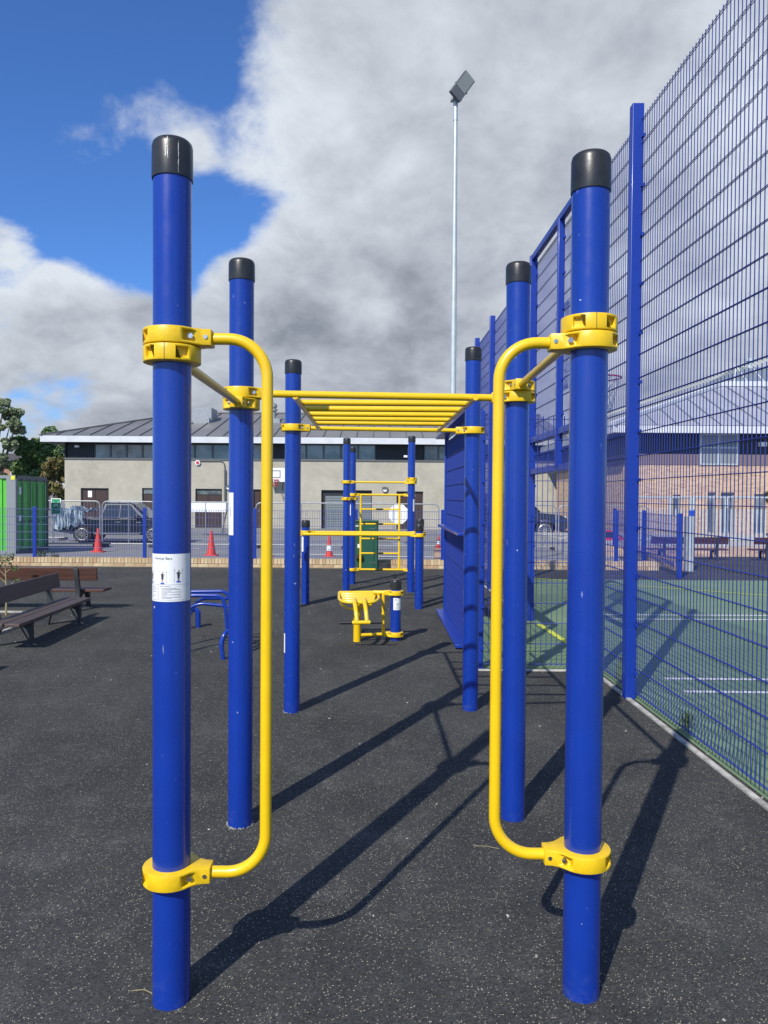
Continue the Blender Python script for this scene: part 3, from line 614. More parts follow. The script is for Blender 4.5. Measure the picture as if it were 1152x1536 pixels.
for u in (-.010, .012): wrapquad(b, f3, u-.003, -.022, u+.003, .012, 0)
wrapquad(b, f3, -.035, .04, -.02, .048, 0)
for i in range(3): wrapquad(b, f3, -.025, -.035-i*.008, .03, -.033-i*.008, 1)
tag(b.build('printing', [M['ink'], M['grey_ink']], pS, fix=False, smooth=False), kind='stuff')

# ---- blue bent-tube station behind the left posts
q = G(335, 989); F5 = thing('back_extension_bench', (q.x, q.y, 0), 'low blue bent-tube exercise bench glimpsed between the two nearest left posts', 'exercise bench')
def btube(pts, r=.021, rad=.12, name='bent_tube'):
    b = MB(); b.tube(rounded([at(*p) for p in pts], rad, 8), r, 14); b.build(name, M['blue'], F5)
ZY = 7.33
g0 = G(335, 989); yb = g0.y
btube([(335, 990, yb), (331.5, 965, yb), (337, 950, yb+.02), (346, 944, yb+.1), (362, 938, yb+.3), (366, 925, yb+.35)], .0225)
btube([(341, 946, yb+.2), (339, 915, yb+.2), (334, 893.5, yb+.2), (290, 893, yb+.2), (272, 894, yb+.2), (266, 915, yb+.2), (266, 960, yb+.2), (266, 977, yb+.2)], .019, .14)
btube([(352, 935, yb+.55), (348, 905, yb+.55), (340, 887, yb+.55), (292, 887.5, yb+.55), (275, 888, yb+.55), (268, 905, yb+.55), (268, 965, yb+.55)], .019, .14)
btube([(366, 898, yb+.9), (306, 897.5, yb+.8), (296, 902, yb+.7), (288, 915, yb+.6)], .017, .12)
btube([(366, 915, yb+.5), (340, 909, yb+.5), (300, 905, yb+.5), (284, 912, yb+.5)], .017, .1)
g1 = G(297, 941); btube([(297, 942, g1.y), (297, 916, g1.y), (290, 912, g1.y), (282, 922, g1.y-.1), (280, 945, g1.y-.1)], .031, .1)

# ------------------------------------------------------------------ tall sports fence
VS, HS = .0468, .1868
def mesh_panel(root, p, q, z0, z1, mt='wire_blue', rv=.0031, rh=.0030, name='mesh_panel', vs=VS, hs=HS, over=.02):
    p = Vector(p); q = Vector(q); L_ = (q-p).length; d = (q-p)/L_; n_ = Vector((d.y, -d.x, 0)); b = MB(); k = int(L_/vs)
    for i in range(k+1):
        c = p+d*(i*L_/k); b.tube([(c.x, c.y, z0), (c.x, c.y, z1+over)], rv, 5, caps=False)
    m_ = int(round((z1-z0)/hs))
    for j in range(m_+1):
        z = z0+.012+(z1-z0-.02)*j/m_
        for s_ in (-1, 1):
            o_ = n_*s_*(rv+rh); b.tube([(p.x+o_.x, p.y+o_.y, z), (q.x+o_.x, q.y+o_.y, z)], rh, 6)
    o = b.build(name, M[mt], root, fix=False); tag(o, kind='stuff'); return o
def boxpost(root, x, y, z0, z1, wx=.075, wy=.055, clips=True, name='post', m='fence_blue'):
    b = MB(); b.box((x-wx/2, y-wy/2, z0), (x+wx/2, y+wy/2, z1)); o = b.build(name, M[m], root, bevel=.006)
    if clips:
        c = MB(); z = z0+.2
        while z < z1-.1:
            for s_ in (-1, 1): c.box((x+wx*.5-.022, y+s_*(wy/2+.012)-.012, z-.012), (x+wx*.5+.006, y+s_*(wy/2+.012)+.012, z+.012))
            z += HS*2
        tag(c.build('clips', M[m], o), kind='stuff')
    return o
T = 4.56
TF = thing('sports_court_fence', (FX(6), 6, 0), 'very tall blue wire mesh fence along the green sports court on the right', 'fence')
pts_y = [3.32, 5.95, RC0-.07, RC1+.03, 12.85, 14.65]
fpx = lambda y: FX(y)-.03
for y in pts_y: boxpost(TF, fpx(y), y, 0, T, .09 if y > 5 else .09, .075)
for i in range(len(pts_y)-1):
    a, c = pts_y[i], pts_y[i+1]
    x0, x1 = fpx(a)+.035, fpx(c)+.035
    if i == 2: mesh_panel(TF, (x0, a+.04, 0), (x1, c-.04, 0), 2.28, T-.12); continue
    mesh_panel(TF, (x0, a+.04, 0), (x1, c-.04, 0), .045, 2.25); mesh_panel(TF, (x0, a+.04, 0), (x1, c-.04, 0), 2.285, T-.12)
mesh_panel(TF, (fpx(.2)+.035, .2, 0), (fpx(3.32)+.035, 3.28, 0), .045, 2.25); mesh_panel(TF, (fpx(.2)+.035, .2, 0), (fpx(3.32)+.035, 3.28, 0), 2.285, T-.12)
boxpost(TF, fpx(.2), .2, 0, T)
b = MB(); b.bar((fpx(RC0)+.0, RC0-.03, T-.03), (fpx(RC1), RC1-.01, T-.03), .06, .07); b.build('top_rail', M['fence_blue'], TF, bevel=.005)
for z, hh in ((2.26, .07), (1.87, .07)):
    b = MB(); b.bar((fpx(RC0)+.02, RC0-.03, z), (fpx(RC1)+.02, RC1-.01, z), .10, hh); b.build('goal_rail', M['fence_blue'], TF, bevel=.005)
boxpost(TF, fpx(8.25)-.005, 8.25, 1.87, T-.04, .07, .07, name='mid_post')
mesh_panel(TF, (fpx(RC0)+.035, RC0, 0), (fpx(RC1)+.035, RC1-.04, 0), 1.90, 2.24)
# goal recess
GR = thing('goal_recess', (.85, 8, 0), 'waist and head high blue mesh goal recess jutting out of the tall court fence', 'goal cage')
boxpost(GR, .86, RC0, 0, 2.32, .075, .06); boxpost(GR, .83, 10.25, 0, 2.32, .055, .055)
mesh_panel(GR, (.90, RC0, 0), (FX(RC0)-.08, RC0, 0), .04, 2.26); mesh_panel(GR, (.86, RC0+.04, 0), (.83, 10.22, 0), .04, 2.26); mesh_panel(GR, (.86, 10.25, 0), (FX(RC1)-.08, RC1+.02, 0), .04, 2.26)
for z, h_, w_ in ((2.33, .025, .17), (1.17, .03, .10), (.03, .035, .13)):
    b = MB(); b.bar((.80, RC0+.9 if z < 2 else RC0, z), (.77, 10.3, z), w_, h_); b.build('channel_rail', M['fence_blue'] if z != 1.17 else M['fence_blue'], GR, bevel=.004)
# backboard and hoop
HB = thing('basketball_hoop', (2.04, 8.24, 2.8), 'red basketball ring with white net on a clear board above the goal opening', 'basketball hoop')
b = MB(); b.box((2.0, 7.4, 2.76), (2.012, 9.08, 3.72)); b.build('backboard', M['board'], HB)
b = MB()
for (y0, y1, z0, z1) in ((7.4, 9.08, 3.68, 3.72), (7.4, 9.08, 2.76, 2.80), (7.4, 7.44, 2.80, 3.68), (9.04, 9.08, 2.80, 3.68)): b.box((1.996, y0, z0), (2.016, y1, z1))
b.build('board_border', M['white'], HB)
b = MB(); ring = arc((2.30, 8.24, 2.83), (.215, 0, 0), (0, .215, 0), 0, 2*math.pi, 40); b.tube(ring, .009, 8, caps=False); b.bar((2.01, 8.24, 2.82), (2.09, 8.24, 2.83), .1, .03); b.build('ring', M['red'], HB)
b = MB(); n_ = 14
for k in range(n_):
    for s_ in (1, -1):
        path = []
        for j in range(7):
            a = 2*math.pi*(k+s_*j*.5)/n_; r_ = .205-.012*j-.004*j; path.append((2.30+r_*math.cos(a), 8.24+r_*math.sin(a), 2.82-.06*j))
        b.tube(path, .0028, 4, caps=False)
tag(b.build('net', M['net'], HB, fix=False), kind='stuff')
b = MB(); b.bar((fpx(8.2)+.04, 8.16, 3.2), (2.0, 8.16, 3.2), .03, .03); b.bar((fpx(8.2)+.04, 8.32, 3.2), (2.0, 8.32, 3.2), .03, .03); b.bar((fpx(8.2)+.04, 8.2, 2.9), (2.0, 8.2, 2.9), .03, .03); b.build('bracket', M['steel'], HB)

# ------------------------------------------------------------------ low brick wall, perimeter fence
WY = 16.45
LW = thing('low_brick_wall', (-3, WY, 0), 'low buff brick kerb wall with a brick-on-edge top running behind the gym', 'wall')
b = MB(); b.box((-22, WY+.008, -.5), (5.9, WY+.225, .172)); b.build('mortar_core', M['mortar'], LW)
def brickmesh(sx, sy, sz, m):
    b = MB(); b.box((0, 0, 0), (sx, sy, sz)); me = b.mesh('brick', [M[m]], smooth=False); return me
bm_h = [brickmesh(.063, .222, .103, k) for k in ('brick_a', 'brick_b', 'brick_c')]; bm_s = [brickmesh(.213, .10, .066, k) for k in ('brick_a', 'brick_b', 'brick_c')]
x = -8.9; i = 0
while x < 5.85:
    if i < 200:
        link('brick', rnd.choice(bm_h[:2]+bm_h), LW, Vector((x, WY-.004+rnd.uniform(-.002, .002), .083+rnd.uniform(0, .004)))-wloc(LW)); i += 1
    x += .0745
x = -8.9; i = 0
while x < 5.7:
    link('brick', rnd.choice(bm_s), LW, Vector((x, WY+.002+rnd.uniform(-.002, .002), .008))-wloc(LW)); x += .224; i += 1
PF = thing('perimeter_fence', (-3, WY+.1, .18), 'low blue wire fence standing on the brick kerb wall in front of the car park', 'fence')
fy = WY+.11; zt_ = at(217, 762, fy).z
ppx = [at(px, 790, fy).x for px in (-115, 52, 217, 382, 534, 664, 795, 925)]
for x in ppx: boxpost(PF, x, fy, .17, zt_+.01, .075, .05, False)
for x0, x1 in zip(ppx[:-1], ppx[1:]): mesh_panel(PF, (x0+.03, fy, 0), (x1-.03, fy, 0), .22, zt_-.03, rv=.0028, rh=.0042, vs=.050, hs=.177, over=.01)
mesh_panel(PF, (ppx[0]-6, fy, 0), (ppx[0]-.03, fy, 0), .22, zt_-.03, rv=.0028, rh=.0042, vs=.050, hs=.177, over=.01)
# return fence on the right
RF = thing('perimeter_fence', (5.7, 15, 0), 'low blue post and mesh fence turning away beyond the far edge of the court', 'fence')
rp = [(5.72, 14.85), (6.15, 18.2), (6.45, 21.5)]
for i, (x, y) in enumerate(rp): boxpost(RF, x, y, 0 if i == 0 else .02, 1.26, .09, .05, False)
for (a, c) in zip(rp[:-1], rp[1:]): mesh_panel(RF, (*a, 0), (*c, 0), .2, 1.2, rv=.0028, rh=.0042, vs=.05, hs=.177)
RW = thing('low_brick_wall', (6.3, 19, 0), 'second low buff brick wall running away past the end of the court', 'wall')
b = MB(); b.bar((6.35, 16.5, .10), (6.75, 22, .10), .22, .20); b.build('brickwork', M['brickwall'], RW)
b = MB(); b.bar((5.9, 20.5, .13), (16, 20.9, .13), .22, .26); b.build('brickwork', M['brickwall'], RW)
# pier with cone
PX = at(659, 830, 17.0).x
PI_ = thing('brick_pier', (PX, 17.05, 0), 'short square brick pier just behind the low wall with a traffic cone on top', 'pier')
zt2 = at(659, 822, 17.0).z; b = MB(); b.box((PX-.11, 16.95, -.1), (PX+.16, 17.2, zt2)); b.build('brickwork', M['brickwall'], PI_)

# cones
def cone(loc, label, h, bands, grp='traffic cones in the car park'):
    t = thing('traffic_cone', loc, label, 'traffic cone', grp); b = MB(); k = h/.75; b.box((-.19*k, -.19*k, 0), (.19*k, .19*k, .035*k)); b.build('base', M['cone_red'], t, world=False, bevel=.01)
    def rr(z): return (.135-(.135-.03)*(z/.75))*k
    cuts = [0, .75] if not bands else [0, .20, .40, .75]
    cols = [0] if not bands else [0, 1, 0]
    b = MB()
    for i in range(len(cuts)-1): b.lathe([(rr(cuts[i])+.0005, cuts[i]*k+.03*k), (rr(cuts[i+1]), cuts[i+1]*k)], 24, mi=cols[i])
    b.build('body', [M['cone_red'], M['cone_white']], t, world=False)
    b = MB(); b.lathe([(rr(.04)+.004, .04*k), (rr(.10)+.004, .10*k)], 20) ; b.build('collar', M['cone_red'], t, world=False); return t
def gnd(px, Y): p = at(px, 800, Y); return (p.x, Y, gz(Y))
cone(gnd(147, 27), 'plain orange traffic cone beside the rear wheel of the parked pickup', .84, False)
cone(gnd(317, 24.4), 'plain orange traffic cone between the two nearest left gym posts', .80, False)
cone(gnd(494, 24.0), 'red and white banded traffic cone left of the green cabinet', .66, True)
cone((at(658, 810, 17.05).x, 17.08, zt2), 'red and white traffic cone standing on the brick pier', .28, True)
cone(gnd(405, 24.0), 'red and white traffic cone mostly hidden behind the left curved yellow bar', .5, True)

# green cabinet and planter
cx0, cx1 = at(532, 815, 15.9).x, at(567, 815, 15.9).x; ztc = at(550, 781, 15.9).z
GC = thing('utility_cabinet', ((cx0+cx1)/2, 16.1, 0), 'dark green metal utility cabinet standing against the low brick wall', 'cabinet')
b = MB(); b.box((cx0, 15.9, 0), (cx1, 16.3, ztc-.03)); b.box((cx0-.015, 15.88, ztc-.03), (cx1+.015, 16.32, ztc)); b.build('body', M['green_box'], GC, bevel=.006)
xm = cx0+(cx1-cx0)*.84
for a, c in ((cx0+.015, xm-.006), (xm+.006, cx1-.012)):
    b = MB(); b.box((a, 15.885, .06), (c, 15.9, ztc-.06)); dd = b.build('door', M['green_box'], GC, bevel=.004)
for z in (ztc-.17, .17): 
    b = MB(); b.box((xm-.1, 15.872, z-.008), (xm+.02, 15.884, z+.008)); b.box((xm, 15.868, z-.03), (xm+.015, 15.884, z+.03)); b.build('hinge', M['steel'], GC)
b = MB(); b.box((cx0+.01, 15.875, ztc-.12), (cx0+.08, 15.884, ztc-.10)); b.box((cx0+.06, 15.875, .48), (cx0+.12, 15.884, .56)); b.build('notice', M['white'], GC)
b = MB(); b.box((cx0+.03, 15.80, .26), (cx0+.16, 15.884, .34)); b.build('lock_box', M['ink'], GC)
bx0, bx1 = at(568.5, 846, 16.1).x, at(581, 846, 16.1).x
BP = thing('planter_box', (bx0, 16.1, 0), 'small black plastic box beside the green cabinet', 'box'); b = MB(); b.box((bx0, 15.95, 0), (bx1, 16.2, .13)); b.box((bx0-.008, 15.94, .13), (bx1+.008, 16.21, .145)); b.build('body', M['ink'], BP, bevel=.004)

# ------------------------------------------------------------------ benches
def make_bench(label, plank='plank_grey', seatp='plank_grey', group='low park benches'):
    t = thing('park_bench', (0, 0, 0), label, 'bench', group); L_ = .98
    for y0, y1 in ((-.115, .035), (.048, .198)):
        b = MB(); b.box((-L_, y0, .245), (L_, y1, .282)); b.build('seat_plank', M[seatp], t, world=False, bevel=.006)
    b = MB(); rt = Matrix.Rotation(R(10), 3, 'X'); b.box((-L_-.02, -.222, .41), (L_-.05, -.190, .585), rot=rt); bk = b.build('backrest_plank', M[plank], t, world=False, bevel=.006)
    b = MB(); b.box((L_-.2, -.205, .55), (L_-.13, -.186, .57), rot=rt, piv=(0, -.206, .4975)); b.build('plate', M['green_box'], bk, world=False)
    ol = [(.225, 0), (.222, .012), (.195, .03), (.19, .22), (.198, .243), (-.10, .243), (-.135, .28), (-.17, .40), (-.208, .56), (-.225, .585), (-.245, .575), (-.25, .545), (-.215, .40), (-.185, .26), (-.20, .12), (-.245, .012), (-.245, 0),
          (-.185, 0), (-.175, .03), (-.16, .10), (-.12, .175), (-.06, .207), (.02, .217), (.09, .21), (.135, .18), (.162, .12), (.172, .02), (.165, .012), (.165, 0)]
    for s_ in (-1, 1):
        b = MB(); xx = s_*.66; b.prism(ol, lambda u, v, w_: (w_, u, v), xx-.028, xx+.028); b.box((xx-.04, .13, 0), (xx+.04, .225, .012)); b.box((xx-.04, -.25, 0), (xx+.04, -.17, .012))
        b.tube([(xx+.03, .185, .03), (xx+.03, .07, .225)], .008, 6); b.build('leg_frame', M['iron'], t, world=False)
    return t
bench1 = make_bench('dark grey-brown park bench facing the gym posts, the front one by the sapling bed', 'plank_grey', 'plank_grey')
# facing +X : local +y -> +X
bench1.location = (-3.775, 8.46, 0); bench1.rotation_euler = (0, 0, R(-88.5))
bb = make_bench('reddish brown park bench seen from behind near the low brick wall', 'plank', 'plank'); bb.location = (-4.72, 10.37, 0); bb.rotation_euler = (0, 0, R(0))
copy_tree(bench1, (-3.72, 5.62, 0), R(-91), 'grey park bench mostly outside the left edge, only its shadow showing')
p = G(1034, 840); b3 = copy_tree(bb, (p.x, p.y+.1, 0), R(0), 'reddish brown park bench beyond the court, left of two seen through the fence')
p = G(1187, 841); copy_tree(bb, (p.x, p.y+.1, 0), R(0), 'reddish brown park bench beyond the court at the right edge of the photo')
# planting bed and sapling
bed = MB(); e0, e1, f0, f1 = -5.75, -4.24, 8.1, 9.98
for a, c in (((e0, f0), (e1, f0)), ((e1, f0), (e1, f1)), ((e1, f1), (e0, f1)), ((e0, f1), (e0, f0))): bed.bar((*a, .012), (*c, .012), .035, .03)
tag(bed.build('bed_edging', M['kerb']), 'pale timber edging round the planting bed behind the left benches', 'edging')
sheet('planting_bed', [(e0+.02, f0+.02), (e1-.02, f0+.02), (e1-.02, f1-.02), (e0+.02, f1-.02)], M['soil'], .006)
def leafcloud(b, c, rad, n, size, squash=.8, rnd_=rnd, flat=.0):
    for _ in range(n):
        while True:
            v = Vector((rnd_.uniform(-1, 1), rnd_.uniform(-1, 1), rnd_.uniform(-1, 1)))
            if .25 < v.length < 1: break
        v = Vector((v.x*rad, v.y*rad, v.z*rad*squash)); p = Vector(c)+v
        a = Vector((rnd_.gauss(0, 1), rnd_.gauss(0, 1), rnd_.gauss(0, .6))).normalized(); n_ = (v.normalized()*.6+Vector((rnd_.gauss(0, .6), rnd_.gauss(0, .6), rnd_.gauss(.3, .6)))).normalized(); c2 = n_.cross(a)
        if c2.length < .1: continue
        c2.normalize(); a = c2.cross(n_); s_ = size*rnd_.uniform(.6, 1.3)
        b.face([p-a*s_, p-c2*s_*.45, p+a*s_*.9, p+c2*s_*.45])
sx, sy = at(9, 925, 9.75).x, 9.75
SP = thing('sapling', (sx, sy, 0), 'thin leafy sapling in the planting bed behind the left bench', 'tree'); b = MB(); zt3 = at(8, 845, sy).z
b.tube([(sx, sy, 0), (sx+.01, sy, .3), (sx-.01, sy, zt3)], [.014, .011, .006], 8)
for (h_, dx, dz) in ((.35, .13, .12), (.42, -.14, .14), (.55, .10, .10), (.5, -.1, .12)): b.tube([(sx, sy, h_), (sx+dx*.6, sy, h_+dz*.5), (sx+dx, sy, h_+dz)], [.006, .004, .002], 5)
b.build('trunk', M['cane'], SP); b = MB()
for (dx, z, r_, n_) in ((.02, .73, .11, 46), (-.06, .66, .08, 26), (.1, .60, .06, 18), (.12, .45, .05, 12), (-.13, .55, .06, 12)): leafcloud(b, (sx+dx, sy, z), r_, n_, .028)
b.build('crown', M['leaf_young'], SP, smooth=False, fix=False)
def weed(p, label, n=24, r=.09, size=.02, grp=None):
    b = MB()
    for _ in range(n):
        a = rnd.uniform(0, 6.28); l = rnd.uniform(.5, 1)*r*1.6; o_ = Vector((math.cos(a), math.sin(a), 0))*rnd.uniform(0, r*.4); tip = Vector(p)+o_*2.2+Vector((0, 0, l)); m_ = Vector(p)+o_*1.2+Vector((0, 0, l*.6)); s_ = Vector((-math.sin(a), math.cos(a), 0))*size*.35
        b.face([Vector(p)+o_, m_-s_, tip, m_+s_])
    tag(b.build('weed', M['leaf_young'], smooth=False, fix=False), label, 'weed', grp)
q = G(1024, 1094); weed((q.x+.03, q.y, .01), 'tuft of green weed growing at the foot of the tall mesh fence', 30, .09)
weed((at(64, 838, 16.9).x, 16.9, .0), 'weeds behind the low wall in front of the green container', 40, .22, .08)
weed((at(82, 838, 16.9).x, 16.9, .0), 'scrubby weeds behind the low wall right of the container', 30, .18, .08)
weed((at(700-70, 838, 16.9).x, 17.0, .0), 'sparse weeds at the wall foot near the brick pier', 14, .12, .05)

# ------------------------------------------------------------------ floodlight
LY = 18.6; lx = at(679.5, 600, LY).x; zT = at(682, 152, LY).z
FLT = thing('floodlight_mast', (lx, LY, 0), 'tall slim galvanised mast with a single floodlight head, rising behind the frame', 'floodlight')
b = MB(); b.tube([(lx, LY, -.1), (lx, LY, zT*.5), (lx, LY, zT-.45)], [.085, .068, .048], 20); b.build('pole', M['galv_pale'], FLT)
b = MB(); b.tube([(lx, LY, zT-.46), (lx, LY, zT+.02)], .055, 20); b.build('sleeve', M['galv_pale'], FLT)
hc = at(693, 130, LY-.1); a = Vector((.50, .25, .78)).normalized(); n_ = Vector((.42, -.72, -.02)); n_ = (n_-a*n_.dot(a)).normalized(); cc = a.cross(n_).normalized()
def hb(b, c, la, lc, ln, mi=0):
    q_ = len(b.v)
    for i, j, k in ((-1,-1,-1),(1,-1,-1),(1,1,-1),(-1,1,-1),(-1,-1,1),(1,-1,1),(1,1,1),(-1,1,1)): b.v.append(c+a*(i*la)+cc*(j*lc)+n_*(k*ln))
    for q2 in ((0,3,2,1),(4,5,6,7),(0,1,5,4),(1,2,6,5),(2,3,7,6),(3,0,4,7)): b.f.append(tuple(q_+i for i in q2)); b.m.append(mi)
b = MB(); hb(b, hc, .36, .17, .045); hd = b.build('lamp_housing', M['frame_grey'], FLT, bevel=.01)
b = MB(); hb(b, hc+a*.11+n_*.048, .23, .145, .004); b.build('lens', M['lens'], hd)
b = MB()
for k in range(7): hb(b, hc-n_*.07+a*(-.28+k*.09), .006, .13, .03)
b.build('cooling_fins', M['galv_pale'], hd)
b = MB(); b.tube(rounded([hc+cc*.19+a*.0, Vector((lx-.1, LY, zT+.12)), Vector((lx-.06, LY-.02, zT+.0))], .06), .022, 8); b.tube(rounded([hc-cc*.19-a*.05, Vector((lx+.15, LY, zT+.02)), Vector((lx+.0, LY, zT-.0))], .06), .022, 8); b.box((lx-.12, LY-.06, zT), (lx+.10, LY+.06, zT+.05)); b.build('bracket', M['galv'], FLT)

# ------------------------------------------------------------------ temporary fence panels
HY = 30.0
def heras(px0, px1, label, Y=HY):
    z0 = gz(Y)+.12; zt_ = at((px0+px1)/2, 750.5+ (px0+px1)/2*.009, Y).z; x0, x1 = at(px0, 780, Y).x, at(px1, 780, Y).x
    t = thing('temporary_fence_panel', ((x0+x1)/2, Y, gz(Y)), label, 'fence panel', 'temporary fence panels in the car park')
    b = MB(); b.tube(rounded([(x0, Y, z0-.1), (x0, Y, zt_), (x1, Y, zt_), (x1, Y, z0-.1)], .22), .025, 8); b.tube([(x0, Y, z0), (x1, Y, z0)], .022, 8); b.tube([((x0+x1)/2, Y, z0), ((x0+x1)/2, Y, zt_)], .018, 8); b.build('frame', M['galv'], t)
    b = MB(); n_ = int((x1-x0)/.12)
    for i in range(1, n_): b.tube([(x0+(x1-x0)*i/n_, Y, z0), (x0+(x1-x0)*i/n_, Y, zt_)], .0028, 3, caps=False)
    tag(b.build('wire_infill', M['galv'], t, fix=False), kind='stuff')
    for x in (x0, x1): b = MB(); b.box((x-.16 if x == x1 else x, Y-.35, gz(Y)-.02), (x if x == x1 else x+.16, Y+.35, gz(Y)+.12)); b.build('foot_block', M['ink'], t, bevel=.02)
for a_, b_, l in ((10, 150, 'temporary fence panel behind the pickup tailgate, leftmost of the row'), (153.5, 233, 'narrow temporary fence panel in front of the pickup cab'),
                  (238, 379, 'temporary fence panel behind the orange cone between the left posts'), (384, 519, 'temporary fence panel below the wall-mounted basketball board'),
                  (523, 658, 'temporary fence panel in front of the octagonal white sign'), (704, 834, 'temporary fence panel in front of the dark off-road car, left of the joint'), (838, 972, 'temporary fence panel right of the joint, seen through the tall fence')):
    heras(a_, b_, l)
heras(60, 97, 'short temporary fence panel set further back behind the container', 34)

# ------------------------------------------------------------------ vehicles
def vehicle(name, label, cat, loc, rz, L_, prof, cab_b, cab_t, belt, roof, wins, wx, paint, rw=.38, flip=1, rails=True):
    t = thing(name, loc, label, cat, None, rz); W = .93
    pts = []
    for q_ in prof:
        if q_[0] == 'arch':
            cx = q_[1]; r_ = rw+.07
            a0 = math.acos(max(-1, min(1, 0))); 
            for i in range(11):
                aa = math.pi*i/10; pts.append((cx+r_*math.cos(aa), rw+r_*math.sin(aa)*1.0))
        else: pts.append(q_)
    b = MB(); b.prism(pts, lambda u, v, w_: (u, w_*(1-.03*max(0, v-.7)), v), -W, W); b.build('body', M[paint], t, world=False, bevel=.035)
    b = MB(); n0 = len(b.v); (a0, a1), (c0, c1) = cab_b, cab_t
    lo = [(a0, -W+.04), (a1, -W+.04), (a1, W-.04), (a0, W-.04)]; hi = [(c0, -W+.24), (c1, -W+.24), (c1, W-.24), (c0, W-.24)]
    b.v += [Vector((x, y, belt-.02)) for x, y in lo]+[Vector((x, y, roof)) for x, y in hi]
    for q_ in ((0,3,2,1),(4,5,6,7),(0,1,5,4),(1,2,6,5),(2,3,7,6),(3,0,4,7)): b.f.append(q_); b.m.append(0)
    b.build('cab', M[paint], t, world=False, bevel=.06)
    H = roof-belt+.02
    def side(x, z, s_, k=.012):
        tt = (z-(belt-.02))/H; return Vector((x, s_*((W-.04)-.20*tt+k), z))
    for s_ in (-1, 1):
        for poly in wins:
            b = MB(); b.face([side(x, z, s_) for x, z in poly]); b.build('side_window', M['carglass'], t, world=False, fix=False, smooth=False)
        b = MB(); b.box((cab_b[1]-.55, s_*W-.02 if s_ < 0 else W-.03, belt+.02), (cab_b[1]-.33, s_*(W+.02) if s_ < 0 else W+.17, belt+.17)) if s_ > 0 else b.box((cab_b[1]-.55, -W-.17, belt+.02), (cab_b[1]-.33, -W+.03, belt+.17)); b.build('mirror', M[paint], t, world=False, bevel=.03)
        for x in (cab_b[0]+.75, cab_b[0]+1.6):
            b = MB(); b.box((x, s_*W-.02, belt-.18), (x+.2, s_*W+.02, belt-.15)); b.build('door_handle', M['alloy'], t, world=False)
        b = MB(); b.box((wx[0]+rw+.15, s_*W-.03, .40), (wx[1]-rw-.15, s_*W+.07*s_ if s_ > 0 else s_*W+.03, .44)) if s_ > 0 else b.box((wx[0]+rw+.15, -W-.07, .40), (wx[1]-rw-.15, -W+.03, .44)); b.build('side_step', M['alloy'], t, world=False)
        if rails:
            b = MB(); b.tube(rounded([(c0+.15, s_*(W-.30), roof), (c0+.25, s_*(W-.30), roof+.06), (c1-.15, s_*(W-.30), roof+.06), (c1, s_*(W-.30), roof-.02)], .1), .02, 6); b.build('roof_rail', M['alloy'], t, world=False)
        for x in wx:
            w_ = MB(); y0, y1 = (s_*(W-.22), s_*(W-.01)); w_.tube([(x, y0, rw), (x, y0+.02*s_, rw), (x, y1-.03*s_, rw), (x, y1, rw)], [rw-.03, rw, rw, rw-.04], 28); wo_ = w_.build('wheel', M['tyre'], t, world=False)
            r2 = MB(); yy = y1+.004*s_; rim_r = rw*.66
            r2.tube([(x, yy, rw), (x, yy+.003*s_, rw)], [rim_r*.18, rim_r*.16], 12)
            for k in range(12):
                aa = 2*math.pi*k/12; p0 = Vector((x, yy, rw)); p1 = p0+Vector((math.cos(aa), 0, math.sin(aa)))*rim_r; r2.bar(p0, p1, .022, .035, (0, 1, 0))
            r2.tube(arc((x, yy, rw), (rim_r, 0, 0), (0, 0, rim_r), 0, 2*math.pi, 28), .016, 6, caps=False); r2.build('rim', M['alloy'], wo_, world=False)
    b = MB(); b.face([(a1-.03+.0, -W+.12, belt), (a1-.03, W-.12, belt), (c1+.02, W-.28, roof-.06), (c1+.02, -W+.28, roof-.06)])
    b.v = [p+Vector((.045, 0, .02)) for p in b.v]; b.build('windscreen', M['carglass'], t, world=False, fix=False, smooth=False)
    for s_ in (-1, 1):
        b = MB(); b.box((-.012, s_*(W-.10)-.06, .85), (.05, s_*(W-.10)+.06, 1.08)); b.build('tail_light', M['red'], t, world=False)
        b = MB(); b.box((L_-.10, s_*(W-.22)-.14, .80), (L_+.0, s_*(W-.22)+.14, .92)); b.build('headlight', M['alloy'], t, world=False, bevel=.02)
    return t
pk = [(0.02, .52), (0, .70), (0, 1.10), (1.9, 1.10), (3.85, 1.10), (4.2, 1.08), (5.0, .98), (5.25, .84), (5.28, .5), (5.1, .36), (4.72, .36), ('arch', 4.2), (3.7, .36), (1.72, .36), ('arch', 1.22), (.72, .40)]
# (arch points run from +x to -x)
ty = 33.2; tx = at(93, 790, ty).x
TR = vehicle('pickup_truck', 'dark navy double-cab pickup truck parked sideways in front of the rendered building', 'pickup truck', (tx, ty, gz(ty)), R(0), 5.28, pk, (1.9, 4.0), (2.08, 3.25), 1.10, 1.80,
    [[(2.02, 1.16), (2.75, 1.16), (2.75, 1.70), (2.20, 1.70)], [(2.80, 1.16), (3.66, 1.16), (3.20, 1.70), (2.80, 1.70)]], (1.22, 4.2), 'navy'); TR.scale = (1, 1, .94)
